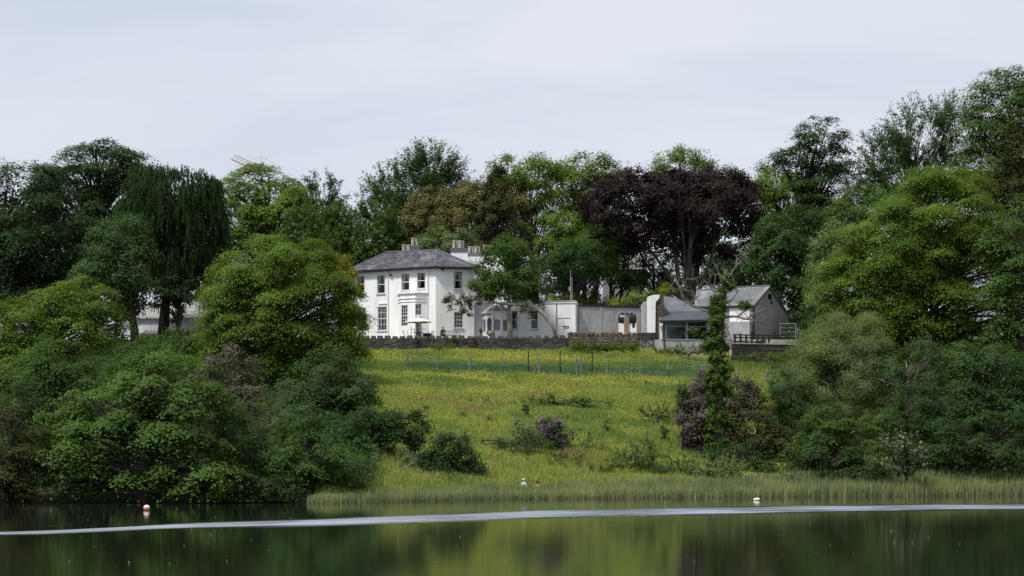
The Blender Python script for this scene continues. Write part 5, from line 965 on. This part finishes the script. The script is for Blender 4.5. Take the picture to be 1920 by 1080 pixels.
# ------------------------------------------------------------------ meadow grass, flowers, reeds
def blades(P, h, w, lean, rng, two=False):
    n = len(P); a = rng.uniform(0, math.pi, n); u = np.stack([np.cos(a), np.sin(a), np.zeros(n)], 1)*(w*.5)[:, None]
    l = rng.normal(size=(n, 3))*lean*h[:, None]; l[:, 2] = h
    if not two: return np.stack([P-u, P+u, P+l], 1).reshape(-1, 3), np.arange(3*n).reshape(n, 3)
    m = P+l*np.array([.4, .4, .6]); V = np.stack([P-u, P+u, m+u*.7, m-u*.7, P+l], 1).reshape(-1, 3)
    b = np.arange(n)*5; F = np.concatenate([np.stack([b, b+1, b+2], 1), np.stack([b, b+2, b+3], 1), np.stack([b+3, b+2, b+4], 1)]); return V, F
def meadow():
    rng = np.random.default_rng(31)
    def pick(n):
        y = 129+85*rng.random(n)**.9; x = rng.uniform(-1, 1, n)*(.0105*y)*10
        x = rng.uniform(-.092, .145, n)*y; k = (y > shore(x)+3.2) & (y < 213) & ((x < .09*y) | (y > 165)); return x[k], y[k]
    x, y = pick(400000); r = gz(x, y); row = HOR-(r-HC)*FP/y
    tall = .24+.13*wob(x, y, .45)+.10*wob(x, y, 1.3, 2)
    tall = tall+.22*ss(-6, -9.5, x)*ss(150, 143, y); fence = np.exp(-((row-694)/7.5)**2); foot = ss(663, 652, row); tall = np.clip(tall+.06+.42*fence+.32*foot*ss(3, 6, x)+.10*ss(740, 850, row)*np.maximum(0, wob(x, y, .3, 4)), .10, .95)
    h = tall*rng.uniform(.6, 1.35, len(x)); cls = 1.25*wob(x, y*.6, .24, 1)+.8*wob(x, y*.7, .9, 3)+rng.normal(size=len(x))*.35-1.5*fence-.5*foot
    sets = (('green_grass', cls < -.45, [(.10, .175, .044), (.15, .235, .062), (.195, .28, .085)]), ('yellowish_grass', (cls >= -.45) & (cls < 1.0), [(.20, .265, .056), (.265, .32, .078), (.32, .36, .11)]), ('straw_grass', cls >= 1.0, [(.19, .20, .06), (.26, .25, .09), (.32, .29, .14)]))
    for nm, k, cols in sets:
        P = np.stack([x[k], y[k], r[k]-.03], 1); V, F = blades(P, h[k]*(1.15 if nm[0] == 's' else 1), .055+.05*rng.random(k.sum()), .28, rng)
        setp(link('meadow_grass', np_mesh('meadow_grass', V, F), island_mat(nm, cols, .7, .15, .35)), {'g': 'dark green lush grass tufts in the sloping meadow', 'y': 'yellowish green summer grass over the sloping meadow', 's': 'pale straw coloured seeding grass stems in the meadow'}[nm[0]], 'grass', kind='stuff')
    x, y = pick(230000); z = gz(x, y); row = HOR-(z-HC)*FP/y
    dens = (.42*ss(690, 676, row)*ss(656, 662, row)+.36*ss(702, 708, row)*ss(770, 712, row)+.022)*np.clip(.55+.75*wob(x, y, .28, 2)+.5*wob(x, y, .8, 7), .04, 1.5)*(1-.75*ss(.06, .09, x/y))
    k = rng.random(len(x)) < dens; x, y, z = x[k], y[k], z[k]; n = len(x); P = np.stack([x, y, z+.30+.12*wob(x, y, .45)+rng.uniform(-.05, .16, n)], 1); l = rng.uniform(.035, .075, n)
    setp(link('buttercup_flowers', leaf_mesh('buttercup_flowers', P, rng.normal(size=(n, 3))*.5+np.array([0, -.5, .8]), None, l, l, rng), island_mat('buttercup_yellow', [(.46, .38, .03), (.58, .49, .04), (.64, .57, .10)], .5, .3, .25)), 'yellow buttercups scattered thickly through the meadow', 'flowers', kind='stuff')
meadow()
def reeds():
    rng = np.random.default_rng(41); n = 105000; x = rng.uniform(-12.6, 52, n); f = rng.random(n); s = shore(x); dep = np.interp(x, [-12.6, -9, 2, 20, 36, 60], [2.4, 3.2, 4.2, 5.2, 6.0, 6.0])
    y = s+.25*wob(x, x, 1.2)+f*dep; edge = .35*rng.random(n); k = (f*dep > edge) & (x > -12.2+.5*wob(y, y, 1.1)); x, y, f = x[k], y[k], f[k]
    z = np.maximum(gz(x, y), -.05)-.05; base = np.interp(x, [-12, -8, 0, 12, 25, 40], [.60, .68, .74, .86, 1.08, 1.2]); h = base*(1+.14*wob(x, y, .8))*rng.uniform(.45, 1.18, len(x))*1.0; h = np.where(rng.random(len(x)) < .03, h*1.4, h)
    h = h*(1-.2*f)*(1-.30*(np.abs(x-1.2) < 1.9)*ss(.2, .35, f)); P = np.stack([x, y, z], 1); q = rng.random(len(x)); c1 = q < .78
    V, F = blades(P[c1], h[c1], rng.uniform(.022, .05, c1.sum()), .10, rng, True)
    setp(link('reed_bed', np_mesh('reed_bed', V, F), island_mat('reed_green', [(.155, .205, .085), (.225, .275, .13), (.30, .33, .19)], .6, .2, .3, big=((.72, .78, .8), (1.22, 1.15, 1.0)), bscale=.5)), 'band of green reeds along the water edge', 'reeds', kind='stuff')
    c2 = ~c1; V, F = blades(P[c2]-np.array([0, .12, 0]), h[c2]*.55*rng.uniform(.5, 1.1, c2.sum()), rng.uniform(.025, .05, c2.sum()), .16, rng, True)
    setp(link('dead_reed_stalks', np_mesh('dead_reed_stalks', V, F), island_mat('reed_straw', [(.16, .125, .08), (.24, .195, .13), (.32, .27, .19)], .8, .15, .15)), 'brown dead stalks at the foot of the reeds', 'reeds', kind='stuff')
    # seed heads and bits afloat
    n = 150; yy = rng.uniform(56, 122, n); xx = rng.uniform(-.26, .26, n)*yy; k = yy < shore(xx)-2; xx, yy = xx[k], yy[k]; n = len(xx); l = rng.uniform(.012, .034, n)
    setp(link('floating_specks', leaf_mesh('floating_specks', np.stack([xx, yy, np.full(n, .03)], 1), np.array([0, -.25, 1.])+rng.normal(size=(n, 3))*.1, None, l*1.6, l, rng), mat('pale_seed_fluff', (.34, .34, .31), .9)), 'pale seed fluff and petals floating on the lake', 'floating specks', kind='stuff')
reeds()

# ------------------------------------------------------------------ field fence with green netting
def field_fence():
    rng = np.random.default_rng(51); D = 190.5; t = thing('field_fence', 'wire field fence with weathered posts and green netting across the meadow', 'fence', (at(1000, 0, D)[0], D, 9.9))
    def g(px, d=D): x = at(px, 0, d)[0]; return np.array([x, d, float(gz(x, d))])
    posts = [764, 821, 881, 943, 1138, 1200, 1254, 1319, 1382, 1438, 1490]
    for px in posts:
        b = g(px); m = MB(); h = rng.uniform(1.3, 1.5); ln = rng.normal(size=2)*.03; m.tube([b-np.array([0, 0, .2]), b+np.array([ln[0], ln[1], h])], [.115, .105], 7); m.build('post', M['wood'], t)
    for px in (990.5, 1050, 1110):
        b = g(px, D-.1); MB().tube([b, b+np.array([.02, 0, 2.25])], .05, 6).build('tall_post', M['iron'], t)
    for px, w_ in ((1010.5, .17), (1081, .12), (1089.5, .17)):
        b = g(px, D-.15); MB().box(b-np.array([0, 0, .2]), (w_, w_, 1.75), .1).build('gate_post', M['wood'], t)
    for a, b_, z0, z1 in ((998.5, 1009, .05, 1.15), (1089, 1080.5, .95, 1.5)):
        p, q = g(a, D-.1), g(b_, D-.1); MB().bar(p+np.array([0, 0, z0]), q+np.array([0, 0, z1]), .09).build('brace', M['wood'], t)
    for z in (.95, 1.2):
        m = MB(); xs = np.arange(756, 1500, 12); m.tube([g(x)+np.array([0, -.07, z+.02*math.sin(x*.1)]) for x in xs], .009, 4); m.build('wire', M['iron'], t)
    # netting: warp and weft threads sagging between the posts
    xs = np.linspace(g(764)[0], g(1318)[0], 560); zg = gz(xs, np.full_like(xs, D)); top = .78+.07*np.sin(xs*2.1)+.05*np.sin(xs*.9+1); V = []; F = []
    def ribbon(P, wd, ax):
        b = len(V); n = len(P); V.extend(P-ax*wd/2); V.extend(P+ax*wd/2); F.extend([(b+i, b+i+1, b+n+i+1, b+n+i) for i in range(n-1)])
    for k in range(11):
        f = (k+.5)/11; ribbon(np.stack([xs, D-.09+.05*np.sin(xs*1.7+f), zg+.05+top*f], 1), .03, np.array([0, 0, 1.]))
    for i in range(0, len(xs), 1):
        ribbon(np.stack([np.full(4, xs[i]), np.full(4, D-.085+.05*math.sin(xs[i]*1.7)), zg[i]+.05+top[i]*np.linspace(0, 1, 4)], 1), .019, np.array([1., 0, 0]))
    o = link('netting', np_mesh('netting', np.array(V)-ORG[t.name], np.array(F)), mat('green_net', (.025, .085, .060), .7, .2, col2=(.04, .11, .075), nscale=.4), t); o['kind'] = 'stuff'
    b = g(1211.5, 183); p = thing('stake', 'short stub stake alone in the meadow below the fence', 'stake', b); MB().box(b-np.array([0, 0, .2]), (.11, .11, .72)).build('stake_wood', M['dwood'], p)
    # old low rail by the thicket
    b = at(880, 830, 152); r = thing('old_rail', 'dark old low fence rail beside the loose bramble patch', 'fence', b)
    for px in (905, 935): q = at(px, 838, 152); MB().box(q-np.array([0, 0, .2]), (.08, .08, .9)).build('post', M['dwood'], r)
    MB().bar(at(902, 826, 151.9), at(938, 825, 151.9), .07).build('rail', M['dwood'], r); MB().bar(at(902, 833, 151.9), at(938, 832, 151.9), .07).build('rail', M['dwood'], r)
field_fence()

# ------------------------------------------------------------------ people
def skin(name, verts, edges, rad, mt, parent, sub=2):
    me = bpy.data.meshes.new(name); b = ORG[parent.name]; me.from_pydata([tuple(np.array(v)-b) for v in verts], edges, []); o = bpy.data.objects.new('tmp', me); COL.objects.link(o)
    m = o.modifiers.new('s', 'SKIN'); m.use_smooth_shade = True; s = o.modifiers.new('u', 'SUBSURF'); s.levels = sub; s.render_levels = sub
    for i, r in enumerate(rad): me.skin_vertices[0].data[i].radius = (r, r) if not hasattr(r, '__len__') else r
    me.skin_vertices[0].data[0].use_root = True
    dg = bpy.context.evaluated_depsgraph_get(); e = o.evaluated_get(dg); n = bpy.data.meshes.new_from_object(e); n.name = name; bpy.data.objects.remove(o); bpy.data.meshes.remove(me)
    n.materials.clear(); c = link(name, n, mt, parent); ORG[c.name] = b; return c
SKIN = mat('skin', (.48, .30, .22), .6, .3)
def person(label, seat, yaw, shirt, trousers, hair, hands='lap', hat=None, group=None, lean=.1):
    """a seated figure; seat = point under the hips, yaw = the way it faces (0 = towards the lens)"""
    c, s = math.cos(yaw), math.sin(yaw); t = thing('person', label, 'person', seat, group); S = np.array(seat)
    def w_(x, f, z): return S+np.array([x*c+f*s, x*s-f*c, z])     # x sideways, f forwards, z up
    V, E, R = [], [], []
    def v(p, r, j=None): V.append(w_(*p)); R.append(r); (E.append((j, len(V)-1)) if j is not None else None); return len(V)-1
    l = lean; hip = v((0, 0, .10), (.15, .12)); waist = v((0, .02+l*.3, .28), (.135, .105), hip); ch = v((0, .03+l*.8, .46), (.165, .115), waist); nk0 = v((0, .03+l, .58), (.10, .085), ch); nk = v((0, .04+l*1.2, .645), .052, nk0)
    hd = v((0, .06+l*1.3, .72), (.078, .088), nk); hd2 = v((0, .055+l*1.3, .80), (.080, .095), hd); v((0, .05+l*1.3, .86), .05, hd2)
    v((0, .165+l*1.3, .745), .014, hd); v((.085, .05+l*1.3, .755), .016, hd); v((-.085, .05+l*1.3, .755), .016, hd)
    arms = []
    for q in (-1, 1):
        sh = v((q*.185, .02+l, .535), .062, nk0); el = v((q*.235, .06+l*.7, .28), .047, sh); wr = v((q*.13, .27, .20), .032, el); pm = v((q*.10, .34, .19), (.036, .022), wr); arms.append((sh, el, wr))
        for k in range(4): a = v((q*(.125-.02*k)-.0, .385+.006*(k in (1, 2)), .19), .0095, pm); v((q*(.12-.02*k), .415+.008*(k in (1, 2)), .175), .008, a)
        a = v((q*.065, .35, .195), .010, pm); v((q*.055, .38, .185), .009, a)
    legs = []
    for q in (-1, 1):
        th = v((q*.09, .05, .09), .088, hip); kn = v((q*.12, .44, .10), .062, th); an = v((q*.11, .50, -.32), .042, kn); v((q*.12, .62, -.39), .04, an); legs.append((th, kn, an))
    skin('body', V, E, R, SKIN, t)
    def sub(name, ids, grow, mt):
        mp = {i: k for k, i in enumerate(ids)}; e = [(mp[a], mp[b]) for a, b in E if a in mp and b in mp]
        r = [tuple(np.atleast_1d(R[i])*np.ones(2)+grow) for i in ids]; skin(name, [V[i] for i in ids], e, r, mt, t)
    sub('shirt', [hip, waist, ch, nk0]+[i for a in arms for i in a[:2]]+[a[2] for a in arms], .016, shirt); sub('trousers', [hip]+[i for a in legs for i in a], .016, trousers)
    hp = [w_(0, .035+l*1.3, .80), w_(0, .03+l*1.3, .865), w_(0, -.01+l*1.3, .77)]; skin('hair', hp, [(0, 1), (0, 2)], [(.088, .098), (.066, .07), (.072, .07)], hair, t, 1)
    return t
CL = lambda n, a: mat(n, a, .9, .15)
p = at(979, 920, 140.5); person('person with white hair and pale blue shirt sitting among the reeds', (p[0], p[1], 3-56*140.5/FP-.62), 2.6, CL('pale_blue_cloth', (.30, .52, .58)), CL('navy_cloth', (.03, .035, .06)), CL('white_hair', (.72, .70, .66)), lean=.16)
p = at(1008, 920, 140.8); person('person in coral top sitting low among the reeds', (p[0], p[1], 3-58*140.8/FP-.70), 3.4, CL('coral_cloth', (.62, .20, .12)), CL('grey_cloth', (.1, .1, .11)), CL('brown_hair', (.07, .04, .025)), lean=.1)
# a log they sit on
p = at(994, 920, 140.6); zb = 3-57*140.6/FP-.82
lg = thing('log', 'grey log under the two people in the reeds', 'log', (p[0], p[1], zb)); MB().tube([(p[0]-.95, p[1]+.05, zb), (p[0]-.2, p[1]+.12, zb+.02), (p[0]+.95, p[1]+.3, zb)], [.17, .18, .15], 10).build('log_wood', M['bark'], lg)

# ------------------------------------------------------------------ things on the terrace
def terrace_things():
    rng = np.random.default_rng(61); zt = ZT+.05
    # bench and sitter
    c = at(838, 632, 215.4); zb = ZT; b = thing('garden_bench', 'grey slatted garden bench by the house right of the corner', 'bench', (c[0]+.15, c[1], zb)); o = np.array([c[0]+.15, c[1], zb]); W2 = .8
    for k in range(4): MB().box(o+np.array([0, -.18+.12*k, .42]), (1.6, .09, .03)).build('seat_slat', M['wood'], b)
    for k in range(9): MB().bar(o+np.array([-.66+.165*k, .27, .50]), o+np.array([-.66+.165*k, .33, .92]), .05, .02).build('back_slat', M['wood'], b)
    for z in (.48, .93): MB().bar(o+np.array([-W2, .27+.1*(z-.48), z]), o+np.array([W2, .27+.1*(z-.48), z]), .06).build('back_rail', M['wood'], b)
    for sx in (-1, 1):
        MB().bar(o+np.array([sx*W2, -.2, .64]), o+np.array([sx*W2, .30, .66]), .06, .04).build('armrest', M['wood'], b)
        for dy, h in ((-.2, .64), (.28, .93)): MB().box(o+np.array([sx*W2, dy, 0]), (.06, .06, h)).build('leg', M['wood'], b)
    person('person in dark clothes sitting on the bench end by the house', o+np.array([-.62, -.06, .45]), .5, CL('dark_grey_cloth', (.035, .035, .04)), CL('black_cloth', (.02, .02, .024)), CL('dark_hair', (.03, .02, .015)), lean=.14)
    # parasol, table, chairs
    c = at(784, 630, 214.9); p = thing('parasol', 'open cream parasol over the terrace table by the bay', 'parasol', (c[0], c[1], ZT)); zr = HC+(HOR-603.3)*214.9/FP; za = HC+(HOR-595.3)*214.9/FP; r = 1.36
    MB().tube([(c[0], c[1], ZT), (c[0], c[1], za)], .03, 8).build('pole', M['dark'], p); MB().lathe((c[0], c[1], ZT), [(.3, 0), (.3, .06), (.06, .1), (.05, .3)], 12).build('base', M['iron'], p)
    m = MB(); n = 8
    for k in range(n):
        a0, a1 = 2*math.pi*k/n+.2, 2*math.pi*(k+1)/n+.2; A = lambda a, q, z: (c[0]+q*math.cos(a), c[1]+q*math.sin(a), z); am = (a0+a1)/2
        m.quad(A(a0, .12, za-.03), A(a1, .12, za-.03), A(a1, r*.55, zr+(za-zr)*.55), A(a0, r*.55, zr+(za-zr)*.55)); m.add([A(a0, r*.55, zr+(za-zr)*.55), A(a1, r*.55, zr+(za-zr)*.55), A(a1, r, zr), A(am, r*.9, zr+.05), A(a0, r, zr)], [(0, 1, 3), (1, 2, 3), (0, 3, 4)])
        m.quad(A(a0, r, zr), A(am, r*.9, zr+.05), A(am, r*.9, zr-.07), A(a0, r, zr-.10)); m.quad(A(am, r*.9, zr+.05), A(a1, r, zr), A(a1, r, zr-.10), A(am, r*.9, zr-.07))
        MB().bar(A(a0, .04, za-.12), A(a0, r*.97, zr-.02), .02).build('rib', M['iron'], p)
    m.build('canopy', M['cream'], p); MB().lathe((c[0], c[1], za-.06), [(.2, 0), (.12, .06), (.03, .10), (.02, .2)], 10).build('finial', M['cream'], p)
    tb = thing('terrace_table', 'dark round terrace table under the cream parasol', 'table', (c[0], c[1]-.02, ZT)); MB().lathe((c[0], c[1], ZT+.71), [(.5, 0), (.52, .015), (.5, .03)], 16).build('tabletop', M['iron'], tb)
    for k in range(4): a = k*math.pi/2+.7; MB().bar((c[0]+.2*math.cos(a), c[1]+.2*math.sin(a), ZT+.7), (c[0]+.42*math.cos(a), c[1]+.42*math.sin(a), ZT), .035).build('leg', M['iron'], tb)
    first = None
    for dx, dy, rz, lab in ((-.85, .1, math.pi/2, 'black metal chair on the left of the terrace table'), (.8, .15, -math.pi/2, 'black metal chair on the right of the terrace table'), (.1, .8, 0, 'black metal chair behind the terrace table before the door'), (1.35, -.1, -.6, 'black metal chair farthest right of the parasol')):
        loc = (c[0]+dx, c[1]+dy, ZT)
        if first is None:
            first = thing('terrace_chair', lab, 'chair', loc, 'chairs round the terrace table'); L = np.array(loc)
            MB().box(L+np.array([0, 0, .43]), (.44, .42, .03)).build('seat', M['iron'], first)
            for sx, sy in ((-1, -1), (1, -1), (-1, 1), (1, 1)): MB().bar(L+np.array([sx*.19, sy*.18, .43]), L+np.array([sx*.21, sy*.22, 0]), .03).build('leg', M['iron'], first)
            for k in range(5): MB().bar(L+np.array([-.18+.09*k, .2, .46]), L+np.array([-.18+.09*k, .27, .88]), .022).build('back_bar', M['iron'], first)
            MB().bar(L+np.array([-.22, .27, .88]), L+np.array([.22, .27, .88]), .04).build('back_rail', M['iron'], first); q = first
        else: q = copy_thing(first, loc, lab)
        q.rotation_euler.z = rz
    # steps rail by the door
    for (x0, x1, lab) in ((771, 777, 'dark iron step rail left of the open bay door'), (792, 799, 'pale iron step rail right of the open bay door')):
        a, b_ = at(x0, 630, 216.1), at(x1, 630, 215.6); h = 1.15; t = thing('step_rail', lab, 'handrail', (a[0], a[1], ZT), 'handrails at the bay steps'); mt = M['iron'] if x0 < 780 else M['wpaint']
        for q in (a, b_): MB().box((q[0], q[1], ZT-.02), (.05, .05, h+.25 if q is a else h)).build('rail_post', mt, t)
        MB().bar((a[0], a[1], ZT+h), (b_[0], b_[1], ZT+h), .05).build('top_rail', mt, t)
    # planter box right of the door, watering can shape left
    a = at(801, 629, 215.2); t = thing('planter_box', 'dark square planter box beside the bay downpipe', 'planter', (a[0], a[1], ZT)); m = MB(); m.hexa([(a[0]-.38, a[1]-.3, ZT), (a[0]+.38, a[1]-.3, ZT), (a[0]+.38, a[1]+.3, ZT), (a[0]-.38, a[1]+.3, ZT)], [(a[0]-.43, a[1]-.34, ZT+.62), (a[0]+.43, a[1]-.34, ZT+.62), (a[0]+.43, a[1]+.34, ZT+.62), (a[0]-.43, a[1]+.34, ZT+.62)]); m.build('box_body', M['dwood'], t)
    MB().box((a[0], a[1], ZT+.622), (.92, .74, .05)).build('rim', M['dwood'], t)
    a = at(758, 632, 215.0); t = thing('garden_tool', 'dark leaning garden spade on the terrace left of the bay', 'spade', (a[0], a[1], ZT)); MB().tube([(a[0]+.16, a[1], ZT), (a[0]-.12, a[1], ZT+.95)], .03, 6).build('shaft', M['iron'], t); MB().bar((a[0]-.12, a[1], ZT+.62), (a[0]-.2, a[1], ZT+.98), .16, .03).build('blade', M['iron'], t)
    # lantern
    a = at(901.5, 634, 214.6); t = thing('garden_lantern', 'black lantern on a short post at the terrace wall', 'lantern', (a[0], a[1], ZT)); zl = HC+(HOR-623.5)*214.6/FP
    MB().lathe((a[0], a[1], ZT), [(.12, 0), (.1, .08), (.05, .15), (.045, zl-ZT-.05), (.10, zl-ZT)], 8).build('lamp_post', M['iron'], t)
    MB().lathe((a[0], a[1], zl), [(.09, 0), (.16, .26)], 6).build('lamp_glass', M['dglass'], t); m = MB(); m.lathe((a[0], a[1], zl+.262), [(.2, 0), (.08, .13), (.03, .17), (.02, .28)], 6)
    for k in range(6): q = 2*math.pi*k/6; m.bar((a[0]+.095*math.cos(q), a[1]+.095*math.sin(q), zl), (a[0]+.165*math.cos(q), a[1]+.165*math.sin(q), zl+.27), .022)
    m.build('lamp_cage', M['iron'], t)
    # slim pole before the porch, round clipped plant
    a = at(926.5, 630, 215.2); t = thing('bird_feeder_pole', 'slim black pole with side hook before the porch', 'pole', (a[0], a[1], ZT)); zt2 = HC+(HOR-592.5)*215.2/FP; MB().tube([(a[0], a[1], ZT), (a[0], a[1], zt2)], .04, 6).build('pole_shaft', M['iron'], t); MB().tube([(a[0], a[1], zt2-.6), (a[0]-.3, a[1], zt2-.5), (a[0]-.42, a[1], zt2-.58)], .015, 5).build('hook', M['iron'], t)
    shrub('pot_plant', 'round yellow-green potted plant before the porch', 214.9, [(919.5, 627, 7.5, 5.5)], 'limegreen', cat='plant', ls=.12, cr=.16, lpc=20, group='plants along the terrace wall', tr=.04)
    labs = ['flowering pot in a wall gap below the bay', 'yellow tuft in a wall gap left of the parasol', 'yellow flowers in a wall gap under the bench', 'orange and yellow flowers in the gap right of the sitter', 'small yellow plant in the gap left of the lantern', 'pale flowers in the gap near the tree trunk', 'yellow plant in a gap under the wing window', 'cream flowers in the gap nearest the battlement end']
    for (px, row), lab in zip([(783, 634), (769, 634.5), (836, 633), (850, 632.5), (862, 632), (889, 632.5), (1007, 630.5), (1043, 630.5)], labs):
        shrub('wall_plant', lab, 213.6, [(px, row, 3, 3)], 'golden', cat='plant', ls=.10, cr=.1, lpc=14, cover=3, group='plants along the terrace wall', tr=.02, flowers=('blossom' if 'pale' in lab or 'cream' in lab or 'pot' in lab else 'golden', 12, .08))
    # yard pipe rail behind the rusty wall
    t = thing('yard_rail', 'thin pale pipe rail above the rusty stone wall', 'rail', (at(1086, 0, 217)[0], 217, ZT)); p0, p1 = at(1086, 610.5, 217), at(1137, 611, 217); MB().tube([p0, p1], .03, 6).build('top_pipe', M['galv'], t)
    for px in (1087, 1103, 1120, 1137): q = at(px, 610.8, 217); MB().tube([(q[0], q[1], ZT-.1), q], .028, 6).build('pipe_post', M['galv'], t)
    q0, q1 = at(1086, 615, 217), at(1160, 615.3, 217); MB().tube([q0, q1], .02, 6).build('lower_pipe', M['galv'], t)
terrace_things()

# ------------------------------------------------------------------ buoys
def buoys():
    p = at(275, 958, 0); D = HC*FP/(956.5-HOR); x = (275-960)*D/FP; r = 6.1*D/FP; t = thing('mooring_buoy', 'round red buoy with white top floating before the sycamore', 'buoy', (x, D, 0)); z = r*.62
    prof = [(r*math.sin(a), z-r*math.cos(a)) for a in np.linspace(.05, 1.72, 12)]; MB().lathe((x, D, 0), prof, 20).build('red_half', mat('faded_red', (.62, .13, .085), .5, col2=(.68, .24, .17), nscale=4), t, smooth=True)
    prof = [(r*math.sin(a)*1.002, z-r*math.cos(a)) for a in np.linspace(1.72, 3.09, 12)]; MB().lathe((x, D, 0), prof, 20).build('white_half', mat('dirty_white', (.70, .66, .64), .5), t, smooth=True)
    MB().tube([(x, D, z+r*.98), (x, D, z+r+.05)], .03, 6).build('ring_eye', M['iron'], t)
    D = HC*FP/(938.5-HOR); x = (1419-960)*D/FP; t = thing('float_buoy', 'small white float lying on the water before the reeds', 'buoy', (x, D, 0)); m = MB(); pr = [(-.2, .02), (-.185, .07), (-.12, .10), (0, .11), (.12, .10), (.185, .06), (.2, .02)]
    m.tube([(x+a, D, .06+a*.1) for a, r_ in pr], [r_ for a, r_ in pr], 12); m.build('float_body', mat('cream_plastic', (.68, .66, .58), .5), t, smooth=True); MB().tube([(x+.16, D, .075), (x+.26, D, .09)], .03, 6).build('ring_eye', M['iron'], t)
buoys()
